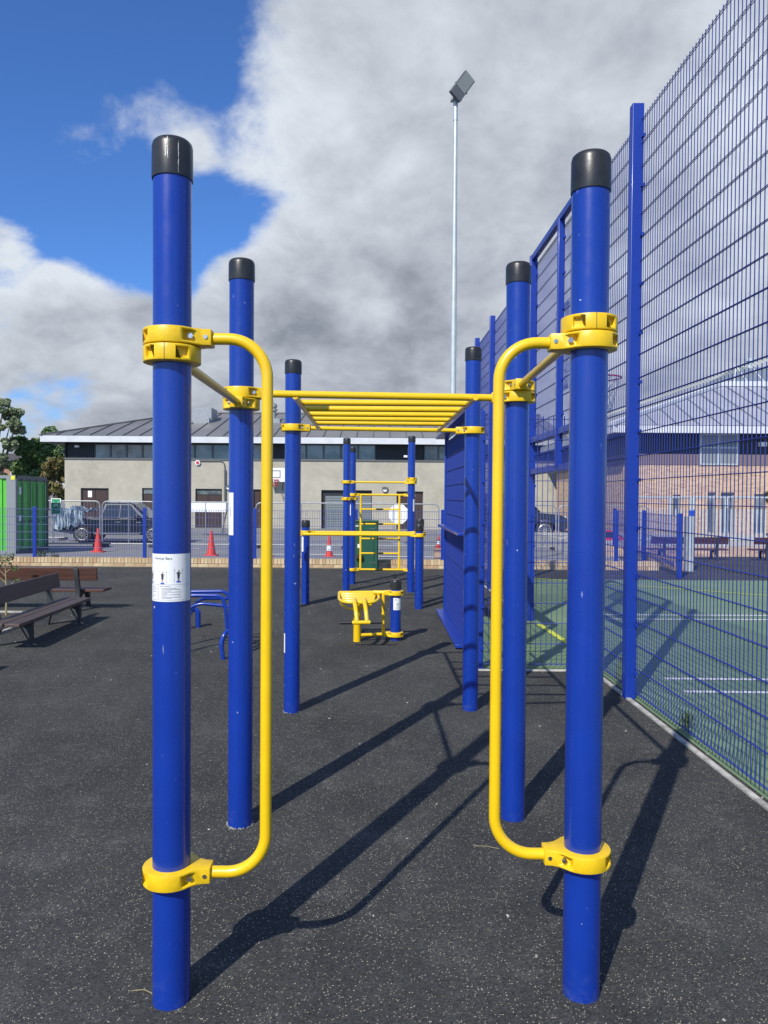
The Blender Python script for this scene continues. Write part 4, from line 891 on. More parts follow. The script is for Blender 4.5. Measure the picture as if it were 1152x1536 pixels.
# tarpaulin heaped over the load bed
b = MB(); nx, ny = 34, 18; g_ = {}
for i in range(nx+1):
    for j in range(ny+1):
        u, v = i/nx, j/ny; x = tx+.02+u*1.3; 
        if v < .4: y = ty-.96-rnd.uniform(0, .05); z = .55+(v/.4)*.86+.25*(u-.2)*(1-v/.4)*1.3
        else: y = ty-.93+(v-.4)/.6*1.8; z = 1.41+.06*math.sin(u*9+v*5)
        z += rnd.uniform(-.05, .05)+.06*math.sin(u*23+v*3); y += .04*math.sin(u*31)
        g_[i, j] = len(b.v); b.v.append(Vector((x+rnd.uniform(-.02, .02), y, z+gz(ty))))
for i in range(nx):
    for j in range(ny): b.f.append((g_[i, j], g_[i+1, j], g_[i+1, j+1], g_[i, j+1])); b.m.append(0)
tag(b.build('tarpaulin', M['tarp'], smooth=True, fix=False), 'crumpled blue and white tarpaulin thrown over the load bed of the pickup', 'tarpaulin')
sv = [(0.02, .50), (0, .80), (.03, 1.05), (3.3, 1.05), (4.2, .98), (4.5, .84), (4.52, .5), (4.4, .34), (4.15, .34), ('arch', 3.65), (3.2, .34), (1.3, .34), ('arch', .85), (.35, .38)]
vy = 35.0; vx = at(810, 800, vy).x
_oc = vehicle('off_road_car', 'dark boxy off-road car parked behind the temporary fence, seen through the court fence', 'car', (vx-3.65, vy, gz(vy)+.16), 0, 4.52, sv, (.05, 3.5), (.22, 2.8), 1.05, 1.78,
    [[(.3, 1.12), (1.2, 1.12), (1.2, 1.68), (.42, 1.68)], [(1.27, 1.12), (2.1, 1.12), (2.1, 1.68), (1.27, 1.68)], [(2.17, 1.12), (3.2, 1.12), (2.75, 1.68), (2.17, 1.68)]], (.85, 3.65), 'navy', rw=.36); _oc.scale = (1.15, 1.15, 1.15); _oc.location.x -= .55

# ------------------------------------------------------------------ container
CT = thing('shipping_container', (-15, 26, gz(26)), 'bright green shipping container with shaded double doors at the left edge of the car park', 'container')
x1, y0, y1, z0, z1 = at(23.5, 775, 25).x, 25.0, 27.44, -.45, at(23, 713, 25).z; x0 = x1-6.06
b = MB(); n_ = 26
for i in range(n_):
    xa = x0+.1+(x1-x0-.42)*i/n_; xb = x0+.1+(x1-x0-.42)*(i+.5)/n_; xc = x0+.1+(x1-x0-.42)*(i+1)/n_
    b.box((xa, y0+.04, z0+.14), (xb-.03, y1-.03, z1-.10)); b.box((xb-.03, y0+.075, z0+.14), (xc, y1-.06, z1-.10))
b.build('corrugated_wall', M['cont_green'], CT, smooth=False)
b = MB(); b.box((x0, y0, z1-.10), (x1, y0+.08, z1)); b.box((x0, y1-.08, z1-.10), (x1, y1, z1)); b.box((x0, y0, z0), (x1, y0+.08, z0+.14)); b.box((x0, y0+.08, z1-.05), (x1, y1-.08, z1-.02)); b.build('rail', M['cont_grey'], CT)
for xx, ww in ((x0, .16), (x1-.30, .30)):
    b = MB(); b.box((xx, y0-.004, z0+.0), (xx+ww, y0+.14, z1-.0)); b.build('corner_post', M['cont_grey'], CT)
b = MB(); b.box((x1-.28, y1-.12, z0), (x1, y1+.004, z1)); b.build('corner_post', M['ink'], CT)
b = MB(); b.box((x1-.10, y0+.14, z1-.16), (x1+.005, y1-.12, z1-.003)); b.build('door_header', M['frame_grey'], CT); b = MB(); b.box((x1-.10, y0+.14, z0), (x1+.005, y1-.12, z0+.14)); b.build('door_sill', M['frame_grey'], CT)
ymid = (y0+y1)/2
for a_, c_ in ((y0+.15, ymid-.01), (ymid+.01, y1-.13)):
    b = MB(); b.box((x1-.08, a_, z0+.15), (x1-.02, c_, z1-.17)); n2 = 2
    dr = b.build('door', M['cont_dark'], CT)
    b = MB()
    for k in range(3):
        yy = a_+(c_-a_)*(k+.5)/3; b.box((x1-.02, yy-.145, z0+.25), (x1+.0, yy+.145, (z0+z1)/2-.05)); b.box((x1-.02, yy-.145, (z0+z1)/2+.03), (x1+.0, yy+.145, z1-.25))
    b.build('door_panel', M['cont_dark'], dr)
    for k in (.22, .78):
        yy = a_+(c_-a_)*k; b = MB(); b.tube([(x1+.03, yy, z0+.1), (x1+.03, yy, z1-.1)], .016, 8); b.box((x1, yy-.05, z0+1.05), (x1+.05, yy+.25, z0+1.10)); b.build('locking_bar', M['frame_grey'], dr)
b = MB(); b.box((x1-.0, y0+.25, z1-.62), (x1+.012, y0+.42, z1-.38)); b.box((x1-.0, y0+.2, z1-1.5), (x1+.012, y0+.42, z1-1.3)); b.build('notice', M['white'], CT)
b = MB(); b.box((x1-.14, y0-.02, z1-.14), (x1-.02, y0-.003, z1-.02)); b.build('marker', M['amber'], CT)

# assembly point sign
sy_ = 28.4; a0, a1 = at(76.5, 760, sy_), at(90, 760, sy_); zs = (at(83, 772, sy_).z, at(83, 747.5, sy_).z)
SG = thing('assembly_point_sign', ((a0.x+a1.x)/2, sy_, zs[0]), 'green and white assembly point sign hung beside the container', 'sign')
b = MB(); b.box((a0.x, sy_, zs[0]), (a1.x+.03, sy_+.02, zs[1])); b.build('panel', M['sign_white'], SG)
xm_, zm_ = (a0.x+a1.x)/2+.015, (zs[0]+zs[1])/2; hw = (a1.x-a0.x)/2
b = MB(); b.box((xm_-hw+.02, sy_-.004, zs[0]+.05), (xm_+hw-.02, sy_-.001, zs[1]-.03)); b.build('green_field', M['sign_green'], SG)
b = MB()
def sq(u0, v0, u1, v1): b.face([(xm_+u0, sy_-.008, zm_+v0), (xm_+u1, sy_-.008, zm_+v0), (xm_+u1, sy_-.008, zm_+v1), (xm_+u0, sy_-.008, zm_+v1)])
for u in (-.06, .0, .06): sq(u-.020, .0, u+.020, .10); sq(u-.014, .115, u+.014, .145)
for su in (-1, 1):
    for sv_ in (-1, 1):
        cx, cz_ = su*.10, .08+sv_*.10; b.face([(xm_+cx, sy_-.008, zm_+cz_), (xm_+cx-su*.045, sy_-.008, zm_+cz_), (xm_+cx, sy_-.008, zm_+cz_-sv_*.045)] if su*sv_ > 0 else [(xm_+cx, sy_-.008, zm_+cz_), (xm_+cx, sy_-.008, zm_+cz_-sv_*.045), (xm_+cx-su*.045, sy_-.008, zm_+cz_)])
put_text(b, 'Assembly', .07, lambda u, v: (xm_+u, sy_-.008, zm_-.11+v)); put_text(b, 'point', .07, lambda u, v: (xm_+u, sy_-.008, zm_-.18+v))
b.build('pictogram', M['sign_white'], SG, smooth=False, fix=False)

# ------------------------------------------------------------------ buildings
def wall_grid(b, P, u0, u1, z0, z1, holes, th=.3, mi=0):
    """P(u, depth, z) -> point; solid wall with rectangular holes (u0,u1,z0,z1)"""
    us = sorted({u0, u1, *[h[0] for h in holes], *[h[1] for h in holes]}); zs_ = sorted({z0, z1, *[h[2] for h in holes], *[h[3] for h in holes]})
    us = [u for u in us if u0 <= u <= u1]; zs_ = [z for z in zs_ if z0 <= z <= z1]
    solid = lambda i, j: 0 <= i < len(us)-1 and 0 <= j < len(zs_)-1 and not any(h[0]-1e-6 <= us[i] and us[i+1] <= h[1]+1e-6 and h[2]-1e-6 <= zs_[j] and zs_[j+1] <= h[3]+1e-6 for h in holes)
    for i in range(len(us)-1):
        for j in range(len(zs_)-1):
            if not solid(i, j): continue
            a, c, e_, f_ = us[i], us[i+1], zs_[j], zs_[j+1]; b.face([P(a, 0, e_), P(c, 0, e_), P(c, 0, f_), P(a, 0, f_)], mi)
            if not solid(i-1, j): b.face([P(a, 0, e_), P(a, 0, f_), P(a, th, f_), P(a, th, e_)], mi)
            if not solid(i+1, j): b.face([P(c, 0, e_), P(c, th, e_), P(c, th, f_), P(c, 0, f_)], mi)
            if not solid(i, j-1): b.face([P(a, 0, e_), P(a, th, e_), P(c, th, e_), P(c, 0, e_)], mi)
            if not solid(i, j+1): b.face([P(a, 0, f_), P(c, 0, f_), P(c, th, f_), P(a, th, f_)], mi)
BY = 48.0; gzb = -.5
hx = lambda px, py=720: at(px, py, BY).x
hz = lambda py, px=400: at(px, py, BY).z
H1 = thing('rendered_building', (hx(380), BY, gzb), 'long low cement-rendered building with clerestory windows and a grey seamed metal roof', 'building')
X0, X1 = hx(97), hx(850); zsill = hz(690.5); zhead = hz(666); 
P = lambda u, d_, z: Vector((u, BY+d_, z))
doors = [(121, 163, 732, 'wide'), (213, 233, 732, 'one'), (293, 333, 733, 'wide'), (380, 392, 734, 'one'), (482, 558, 735, 'shut'), (595, 635, 737, 'wide')]
holes = [(hx(a), hx(c), gzb, at(a, z, BY).z) for a, c, z, k in doors]
b = MB(); wall_grid(b, P, X0, X1, gzb, zsill, holes, .25); b.face([(X0, BY, gzb), (X0, BY, zsill), (X0, BY+14, zsill), (X0, BY+14, gzb)]); b.build('wall', M['stucco'], H1, smooth=False, fix=False)
for (a, c, z, k), h in zip(doors, holes):
    b = MB()
    if k == 'shut':
        b.box((h[0], BY+.2, h[2]), (h[1], BY+.26, h[3])); o = b.build('shutter_frame', M['darkclad'], H1)
        b = MB(); n2 = 14; za2 = h[2]; zb2 = h[3]-.35
        for i in range(n2): b.box((h[0]+.25, BY+.13, za2+(zb2-za2)*i/n2), (h[1]-.05, BY+.19, za2+(zb2-za2)*(i+1)/n2-.02))
        sh = b.build('roller_shutter', M['shutter'], H1)
        # cycle stands in front of the shutter
    else:
        b.box((h[0], BY+.2, h[2]), (h[1], BY+.26, h[3])); o = b.build('door_frame', M['frame_grey'], H1)
        m_ = 2 if k == 'wide' else 1; wd = (h[1]-h[0]-.12)/m_; topl = .4 if a in (213, 293) else .06
        for i in range(m_):
            b = MB(); u = h[0]+.06+wd*i; b.box((u+.01, BY+.14, h[2]+.02), (u+wd-.01, BY+.195, h[3]-topl)); d_ = b.build('door', M['brown_door'], H1)
            b = MB(); 
            for (q0_, q1_) in ((.08, .48), (.54, .95)): b.box((u+.1, BY+.125, h[2]+(h[3]-h[2]-topl)*q0_), (u+wd-.1, BY+.139, h[2]+(h[3]-h[2]-topl)*q1_))
            b.build('door_panel', M['brown_door'], d_); b = MB(); b.box((u+(wd-.14 if i == 0 else .06), BY+.09, .5), (u+(wd-.08 if i == 0 else .12), BY+.125, .65)); b.build('handle', M['steel'], d_)
        if topl > .1: b = MB(); b.box((h[0]+.06, BY+.15, h[3]-.36), (h[1]-.06, BY+.19, h[3]-.06)); b.build('fanlight', M['glass'], H1)
b = MB(); b.box((hx(131), BY+.10, 1.35), (hx(137), BY+.125, 1.75)); b.build('notice', M['white'], H1)
# clerestory strip
def strip(px0, px1, kind, n=1):
    za2, zb2 = at(px0, 690, BY).z, at(px0, 666, BY).z
    xa, xb = hx(px0), hx(px1)
    if kind == 'L':
        b = MB(); b.box((xa, BY+.1, za2), (xb, BY+.2, zb2)); pn = b.build('louvre_panel', M['darkclad'], H1); b = MB(); k = int((xb-xa)/.12)
        for i in range(k): b.box((xa+(xb-xa)*(i+.25)/k, BY+.07, za2+.05), (xa+(xb-xa)*(i+.75)/k, BY+.099, zb2-.03))
        b.build('rib', M['darkclad'], pn); return
    for i in range(n):
        u, v = xa+(xb-xa)*i/n, xa+(xb-xa)*(i+1)/n; b = MB()
        for (p0, p1, q0_, q1_) in ((u, u+.05, za2, zb2), (v-.05, v, za2, zb2), (u+.05, v-.05, za2, za2+.07), (u+.05, v-.05, zb2-.05, zb2)): b.box((p0, BY+.08, q0_), (p1, BY+.18, q1_))
        f_ = b.build('window', M['frame_grey'], H1); b = MB(); b.box((u+.05, BY+.13, za2+.07), (v-.05, BY+.15, zb2-.05)); b.build('pane', M['glass'], f_)
strip(100, 140, 'L'); strip(141, 237, 'W', 4); strip(238, 345, 'W', 4); strip(346, 396, 'W', 2); strip(397, 432, 'L'); strip(433, 563, 'W', 5); strip(564, 635, 'L'); strip(636, 700, 'W', 3); strip(701, 760, 'L'); strip(761, 850, 'L')
b = MB(); b.box((X0-.04, BY-.06, zsill-.02), (X1, BY+.2, zsill+.07)); b.build('sill', M['frame_grey'], H1)
b = MB(); b.box((X0, BY+.22, zsill+.07), (X1, BY+14, hz(655))); b.box((X0-.02, BY+.02, zsill+.07), (X0+.08, BY+.22, hz(664))); b.build('upper_wall', M['darkclad'], H1)
# roof: hip at the left, overhanging eaves
EY = BY-.85; ex0 = at(60, 657, EY).x; zE0 = at(350, 664.5, EY).z; zE1 = at(350, 655, EY).z; RY = 56.5; zR = at(350, 620, RY).z; rx0 = at(286, 618, RY).x; ex1 = hx(850)
b = MB(); b.box((ex0, EY, zE0), (ex1, EY+.10, zE1)); b.box((ex0, EY+.10, zE0), (ex0+.1, EY+18, zE1)); b.build('fascia', M['fascia'], H1)
b = MB(); b.box((ex0+.1, EY+.1, zE0+.06), (ex1, EY+18, zE0+.12)); b.build('soffit', M['frame_grey'], H1)
e0_, r0_, r1_, e1_ = Vector((ex0-.02, EY-.02, zE1+.01)), Vector((rx0, RY, zR)), Vector((ex1, RY, zR)), Vector((ex1, EY-.02, zE1+.01)); bk0 = Vector((ex0-.02, EY+18.8, zE1+.01)); bk1 = Vector((ex1, EY+18.8, zE1+.01))
b = MB(); b.face([e0_, e1_, r1_, r0_]); b.face([e0_, r0_, bk0]); b.face([bk0, r0_, r1_, bk1]); b.face([e1_, bk1, r1_]); rf = b.build('roof', M['roof'], H1, smooth=False, fix=False)
b = MB(); x = ex0+1.0; sl = (zR-zE1)/(RY-EY)
while x < ex1:
    yt = RY if x > rx0 else EY+(x-ex0)/(rx0-ex0)*(RY-EY)
    zt4 = zE1+.01+(yt-EY)*sl; b.bar((x, EY, zE1+.035), (x, yt, zt4+.025), .05, .07); x += 1.02
tag(b.build('seam', M['frame_grey'], rf), kind='stuff')
b = MB(); b.bar(e0_+Vector((0, 0, .03)), r0_+Vector((0, 0, .05)), .25, .08); b.bar(r0_+Vector((0, 0, .05)), r1_+Vector((0, 0, .05)), .3, .1); b.build('ridge_cap', M['roof'], rf)
rxl, rxr = at(288, 620, 53).x, at(321, 620, 53).x; b = MB(); b.box((rxl, 52.2, at(300, 626, 53).z-.5), (rxr, 54, at(300, 613, 53).z)); b.box((rxl-.15, 52.0, at(300, 633, 53).z-.2), (rxr-.1, 52.25, at(300, 628, 53).z)); b.build('roof_vent', M['galv'], rf)
vx_ = at(410.5, 610, 53).x; b = MB(); zv = at(410, 628, 53).z; b.lathe([(.16, zv-.6), (.16, zv+.5), (.26, zv+.52), (.26, zv+.66), (.14, zv+.68), (.24, zv+.80), (.24, zv+.95), (.08, zv+1.1)], 16, (vx_, 53, 0)); b.box((vx_-.5, 52.4, zv-.5), (vx_+.5, 53.4, zv-.05)); b.build('flue', M['galv'], rf)
vx_ = at(692, 620, 54).x; b = MB(); zv = at(690, 632, 54).z; b.lathe([(.16, zv-.6), (.16, zv+.5), (.26, zv+.52), (.26, zv+.66), (.14, zv+.68)], 16, (vx_, 54, 0)); b.build('flue', M['galv'], rf)
# fittings on the wall
def disc(px, py, r_, m1, m2=None, name='wall_light'):
    c = at(px, py, BY); b = MB(); b.tube([(c.x, BY-.02, c.z), (c.x, BY-.10, c.z)], r_, 24); o = b.build(name, M[m1], H1)
    if m2: b = MB(); b.tube([(c.x, BY-.10, c.z), (c.x, BY-.13, c.z)], r_*.72, 24); l_ = b.build('lens', M[m2], o); b = MB(); b.box((c.x-r_*.9, BY-.16, c.z+.02), (c.x+r_*.9, BY-.09, c.z+r_*.9)); b.build('hood', M[m1], o)
disc(577.5, 734.5, .18, 'frame_grey', 'white'); disc(343, 731.5, .16, 'frame_grey', 'white')
c = at(297, 694, BY); b = MB(); b.tube([(c.x, BY-.02, c.z), (c.x, BY-.12, c.z)], .17, 6); b.build('alarm_box', M['sign_white'], H1); b = MB(); b.tube([(c.x, BY-.12, c.z), (c.x, BY-.15, c.z)], .10, 12); b.build('alarm_badge', M['red'], H1)
b = MB(); p0 = at(300, 691.5, BY); p1 = at(336, 691.5, BY); p2 = at(338, 705, BY); p3 = at(338, 752, BY)
b.tube(rounded([(p0.x, BY-.05, p0.z), (p1.x, BY-.05, p1.z), (p2.x, BY-.05, p2.z), (p3.x, BY-.05, p3.z)], .3), .035, 6); b.tube([(p2.x, BY-.06, p2.z), (p3.x, BY-.06, p3.z)], .07, 6); b.build('conduit', M['frame_grey'], H1)
for px, py in ((116, 670), (608, 685)):
    c = at(px, py, BY); b = MB(); b.box((c.x-.1, BY-.18, c.z-.05), (c.x+.12, BY+.07, c.z+.08)); b.build('security_light', M['white'], H1)
b = MB(); c0_ = at(97, 684, BY-.3); b.tube(rounded([(X0-.6, BY-.6, zE0-.02), (X0-.2, BY-.3, zE0-.35), (X0+.06, BY-.1, zE0-.8)], .2), .04, 6); b.build('downpipe', M['frame_grey'], H1)
# basketball board on the wall
c = at(418, 713, BY); WB = thing('wall_basketball_board', (c.x, BY, c.z), 'white basketball board with red ring fixed to the rendered wall', 'basketball board')
xa, xb, za2, zb2 = at(403, 713, BY).x, at(433, 713, BY).x, at(418, 723, BY).z, at(418, 702.5, BY).z
b = MB(); b.box((xa, BY-.75, za2), (xb, BY-.72, zb2)); b.build('board', M['sign_white'], WB); b = MB(); xc_ = at(416.5, 713, BY).x; w2 = .27
for (u0, u1, v0, v1) in ((-w2, w2, .24, .28), (-w2, w2, -.18, -.14), (-w2, -w2+.04, -.14, .24), (w2-.04, w2, -.14, .24)): b.box((xc_+u0, BY-.765, c.z+v0), (xc_+u1, BY-.751, c.z+v1))
b.build('target_square', M['ink'], WB); b = MB(); b.tube(arc((xc_, BY-1.0, za2+.12), (.22, 0, 0), (0, .22, 0), 0, 2*math.pi, 20), .02, 6, caps=False); b.build('ring', M['red'], WB)
b = MB(); b.tube([(xa+.2, BY-.72, za2+.2), (xa+.4, BY, za2-.5)], .03, 6); b.tube([(xb-.2, BY-.72, za2+.2), (xb-.4, BY, za2-.5)], .03, 6); b.tube([(xa+.2, BY-.72, zb2-.2), (xa+.4, BY, zb2-.2)], .03, 6); b.tube([(xb-.2, BY-.72, zb2-.2), (xb-.4, BY, zb2-.2)], .03, 6); b.build('bracket', M['frame_grey'], WB)
b = MB(); n3 = 10
for k in range(n3):
    a_ = 2*math.pi*k/n3; b.tube([(xc_+.21*math.cos(a_), BY-1.0+.21*math.sin(a_), za2+.12), (xc_+.12*math.cos(a_+.3), BY-1.0+.12*math.sin(a_+.3), za2-.28)], .01, 4)
tag(b.build('net', M['red'], WB), kind='stuff')
# octagonal sign
oy = 33; c = at(598, 771, oy); OS = thing('octagonal_sign', (c.x, oy, gz(oy)), 'plain white octagonal sign on a stand in front of the brown double doors', 'sign')
b = MB(); ro = at(613, 771, oy).x-c.x; b.prism([(ro*1.06*math.cos(R(22.5+45*i)), ro*1.06*math.sin(R(22.5+45*i))) for i in range(8)], lambda u, v, w_: (c.x+u, oy+w_, c.z+v), 0, .03); b.build('panel', M['sign_white'], OS)
b = MB(); b.tube([(c.x, oy+.06, gz(oy)), (c.x, oy+.06, c.z+.1)], .03, 8); b.box((c.x-.25, oy-.2, gz(oy)-.01), (c.x+.25, oy+.3, gz(oy)+.06)); b.build('stand', M['galv'], OS)
# white trestle / plastic barrier behind the temporary fence
cy_ = 38; a0, a1 = at(272, 760, cy_), at(339, 760, cy_); WTB = thing('white_barrier_table', ((a0.x+a1.x)/2, cy_, gz(cy_)), 'long white slatted bench-like barrier in front of the brown doors behind the orange cone', 'barrier')
b = MB(); z0_, z1_ = at(300, 767, cy_).z, at(300, 753, cy_).z; b.box((a0.x, cy_, z0_), (a1.x, cy_+.5, z1_)); b.build('board', M['sign_white'], WTB, bevel=.02)
n4 = 18
b = MB()
for i in range(n4): xx = a0.x+(a1.x-a0.x)*(i+.2)/n4; b.box((xx, cy_-.02, z0_-.03), (xx+.10, cy_+.02, z0_+.02))
b.build('fringe', M['sign_white'], WTB)
for xx in (a0.x+.1, a1.x-.12):
    b = MB(); b.bar((xx, cy_+.1, gz(cy_)), (xx, cy_+.1, z0_+.1), .05, .05, (0, 1, 0)); b.bar((xx-.2, cy_+.4, gz(cy_)), (xx+.1, cy_+.4, z0_+.1), .05, .05, (0, 1, 0)); b.build('leg', M['frame_grey'], WTB)
# cycle stands in front of the shutter
for i, px in enumerate((498, 515, 531)):
    by_ = 44; c = at(px, 780, by_); t = thing('cycle_stand', (c.x, by_, gz(by_)), 'grey angular cycle stand in front of the roller shutter, %s of three' % ('leftmost', 'middle', 'rightmost')[i], 'cycle stand', 'cycle stands by the shutter')
    z_ = gz(by_); b = MB(); b.tube([(c.x-.3, by_, z_), (c.x-.3, by_, z_+.95), (c.x+.35, by_, z_)], .035, 6); b.build('hoop', M['galv'], t)

# brick building on the right
QY = 33.0; qx = lambda px: at(px, 700, QY).x
zb3 = -.35; q0 = qx(941); q1 = qx(1300)+4
H2 = thing('brick_building', (q0+5, QY, zb3), 'buff brick building with a pale hipped metal roof behind the court on the right', 'building')
sz = lambda py: at(1000, py, QY).z
ztop = sz(697); wn2 = [(1062, 1075, 738, 800), (1082, 1103, 738, 800), (1132, 1150, 740, 800), (1010, 1022, 742, 775)]
hol = [(qx(a), qx(c), sz(e_), sz(d_)) for a, c, d_, e_ in wn2]
b = MB(); P2 = lambda u, d_, z: Vector((u, QY+d_, z)); wall_grid(b, P2, q0, q1, zb3, ztop, hol, .25)
P3 = lambda u, d_, z: Vector((q0+d_, u, z)); sh_ = [(QY+3, QY+3.9, 1.0, 2.0), (QY+5, QY+5.9, 1.0, 2.0), (QY+8, QY+9.2, zb3, 1.8)]
wall_grid(b, P3, QY, QY+13.5, zb3, ztop, sh_, .25); b.build('wall', M['brickwall'], H2, smooth=False, fix=False)
for h in hol:
    b = MB()
    for (p0, p1, v0, v1) in ((h[0], h[0]+.06, h[2], h[3]), (h[1]-.06, h[1], h[2], h[3]), (h[0]+.06, h[1]-.06, h[2], h[2]+.06), (h[0]+.06, h[1]-.06, h[3]-.06, h[3])): b.box((p0, QY+.12, v0), (p1, QY+.2, v1))
    f_ = b.build('window', M['galv'], H2); b = MB(); b.box((h[0]+.06, QY+.15, h[2]+.06), (h[1]-.06, QY+.17, h[3]-.06)); b.build('pane', M['glass'], f_)
for h in sh_:
    b = MB(); b.box((q0+.12, h[0], h[2]), (q0+.18, h[1], h[3])); b.build('window', M['glass'], H2)
z4, z5, z6 = sz(697), sz(681), sz(650)
b = MB(); b.box((q0-.03, QY-.03, z4), (q1, QY+13.5, z5)); b.build('cladding_band', mat('mauve_brown_band', (.16, .12, .12), .7), H2)
b = MB(); b.box((q0+.04, QY+.05, z5), (q1, QY+13.4, z6+.4)); b.build('louvre_wall', M['darkclad'], H2)
for a_, c_ in ((1049, 1106), (1200, 1260)):
    for k in range(2):
        u, v = qx(a_+(c_-a_)*k/2), qx(a_+(c_-a_)*(k+1)/2); b = MB()
        for (p0, p1, v0, v1) in ((u, u+.06, z4, z6), (v-.06, v, z4, z6), (u+.06, v-.06, z4, z4+.06), (u+.06, v-.06, z6-.06, z6), (u+.06, v-.06, z5+.25, z5+.32)): b.box((p0, QY-.06, v0), (p1, QY-.0, v1))
        f_ = b.build('window', M['galv_pale'], H2); b = MB(); b.box((u+.06, QY-.045, z4+.06), (v-.06, QY-.035, z6-.06)); b.build('pane', M['lens'], f_)
c = at(1142, 667, QY); b = MB(); b.box((c.x-.15, QY-.2, c.z-.08), (c.x+.15, QY+.0, c.z+.1)); b.build('security_light', M['sign_white'], H2)
fE0, fE1 = at(1000, 649, QY-.9).z, at(1000, 638, QY-.9).z; EX = q0-.9; EYq = QY-.9
b = MB(); b.box((EX, EYq, fE0), (q1+1, EYq+.12, fE1)); b.box((EX, EYq+.12, fE0), (EX+.12, QY+13.9, fE1)); b.build('fascia', M['fascia'], H2); b = MB(); b.box((EX+.12, EYq+.12, fE0+.05), (q1+1, QY+13.9, fE0+.1)); b.build('soffit', M['frame_grey'], H2)
R2Y = QY+5.0; zR2 = at(1080, 579, R2Y).z; rX = at(1078, 579, R2Y).x
e0_, e1_ = Vector((EX-.02, EYq-.02, fE1+.01)), Vector((q1+1, EYq-.02, fE1+.01)); r0_, r1_ = Vector((rX, R2Y, zR2)), Vector((q1+1, R2Y, zR2)); k0 = Vector((EX-.02, QY+13.9, fE1+.01)); r2_ = Vector((rX, QY+9, zR2)); r3_ = Vector((q1+1, QY+9, zR2)); k1 = Vector((q1+1, QY+13.9, fE1+.01))
b = MB(); b.face([e0_, e1_, r1_, r0_]); b.face([e0_, r0_, r2_, k0]); b.face([r0_, r1_, r3_, r2_]); b.face([k0, r2_, r3_, k1]); rf2 = b.build('roof', M['roof_pale'], H2, smooth=False, fix=False)
b = MB(); x = EX+.9
while x < q1:
    t = 1 if x > rX else (x-EX)/(rX-EX); b.bar((x, EYq, fE1+.03), (x, EYq+(R2Y-EYq)*t, fE1+.03+(zR2-fE1)*t), .05, .06); x += .9
tag(b.build('seam', M['shutter'], rf2), kind='stuff')
b = MB(); b.bar(e0_+Vector((0, 0, .06)), r0_+Vector((0, 0, .06)), .3, .14); b.bar(r0_+Vector((0, 0, .1)), r1_+Vector((0, 0, .1)), .3, .25); b.build('ridge_cap', M['fascia'], rf2)
# glazed lantern on the roof
gx = rX+1.5; b = MB(); zq = at(1120, 562, R2Y+3).z; gb = [Vector((rX+.2, R2Y+1, zR2)), Vector((q1, R2Y+1, zR2)), Vector((q1, R2Y+6, zR2)), Vector((rX+.2, R2Y+6, zR2))]; g1_, g2_ = Vector((rX+2.2, R2Y+3, zq+.4)), Vector((q1, R2Y+3, zq+.4))
b.face([gb[0], gb[1], g2_, g1_]); b.face([gb[0], g1_, gb[3]]); b.face([gb[3], g1_, g2_, gb[2]]); lt = b.build('roof_lantern', M['shutter'], H2, smooth=False, fix=False); b = MB()
for k in range(12): xx = rX+1.2+k*.9; b.bar((xx, R2Y+1.0, zR2+.05), (max(xx, rX+2.2), R2Y+3, zq+.45), .05, .05)
b.build('glazing_bar', M['fascia'], lt)
c = at(1124, 554, R2Y+3); b = MB(); b.tube([(c.x, c.y, zq), (c.x, c.y, zq+.7)], .12, 10); b.tube([(c.x, c.y, zq+.7), (c.x, c.y, zq+.85)], .2, 10); b.build('flue', M['galv_pale'], lt)

# silver gate post, galvanised gate frames, planter and pavement near the right building
p = G(1036, 857); GP = thing('gate_post', (p.x, p.y, 0), 'stout pale galvanised gate post with a blue band near its top beyond the court', 'gate post')
zt5 = at(1036, 764, p.y).z; b = MB(); b.tube([(p.x, p.y, 0), (p.x, p.y, zt5)], .055, 20); b.build('shaft', M['galv_pale'], GP); b = MB(); b.tube([(p.x, p.y, zt5-.14), (p.x, p.y, zt5-.02)], .058, 20); b.build('band', M['blue_sticker'], GP)
b = MB(); b.box((p.x-.12, p.y+.02, 0), (p.x-.06, p.y+.1, zt5-.15)); b.build('gate_stop', M['galv'], GP)
def gframe(px0, px1, y, label):
    x0, x1 = at(px0, 780, y).x, at(px1, 780, y).x; zt_ = at(px0, 746, y).z; t = thing('railing_panel', (x0, y, 0), label, 'railing', 'galvanised railings before the brick building'); b = MB()
    b.tube([(x0, y, 0), (x0, y, zt_), (x1, y, zt_), (x1, y, 0)], .045, 8); b.tube([(x0, y, .3), (x1, y, .3)], .025, 8); b.build('frame', M['galv_pale'], t)
    n_ = int((x1-x0)/.13); b = MB()
    for i in range(1, n_): b.tube([(x0+(x1-x0)*i/n_, y, .3), (x0+(x1-x0)*i/n_, y, zt_-.35)], .020, 6)
    tag(b.build('baluster', M['galv_pale'], t), kind='stuff')
gframe(1006, 1036, 23, 'galvanised railing left of the gate opening before the brick building'); gframe(1040, 1088, 23, 'wide galvanised railing behind the left bench beyond the court'); gframe(1090, 1200, 23.4, 'long galvanised railing at the right edge before the brick building')
gframe(955, 1004, 23.5, 'galvanised railing behind the second low brick wall')
b = MB(); b.box((6.6, 21.0, -.6), (40, 34, -.004)); tag(b.build('pavement', M['kerb'], smooth=False), kind='structure')
# small red car far left of the right building side
vehicle('red_car', 'small red car mostly hidden behind the nearest right gym post', 'car', (at(868, 800, 29).x, 29, gz(29)), 0, 2.2, [(0.02, .4), (0, .8), (1.9, .8), (2.2, .7), (2.2, .3), ('arch', 1.7), (1.2, .3), (.8, .3), ('arch', .42)], (.2, 1.8), (.4, 1.4), .8, 1.2, [[(.35, .84), (1.5, .84), (1.3, 1.14), (.5, 1.14)]], (.42, 1.7), 'red', rw=.26, rails=False).scale = (.8, 1, .7)

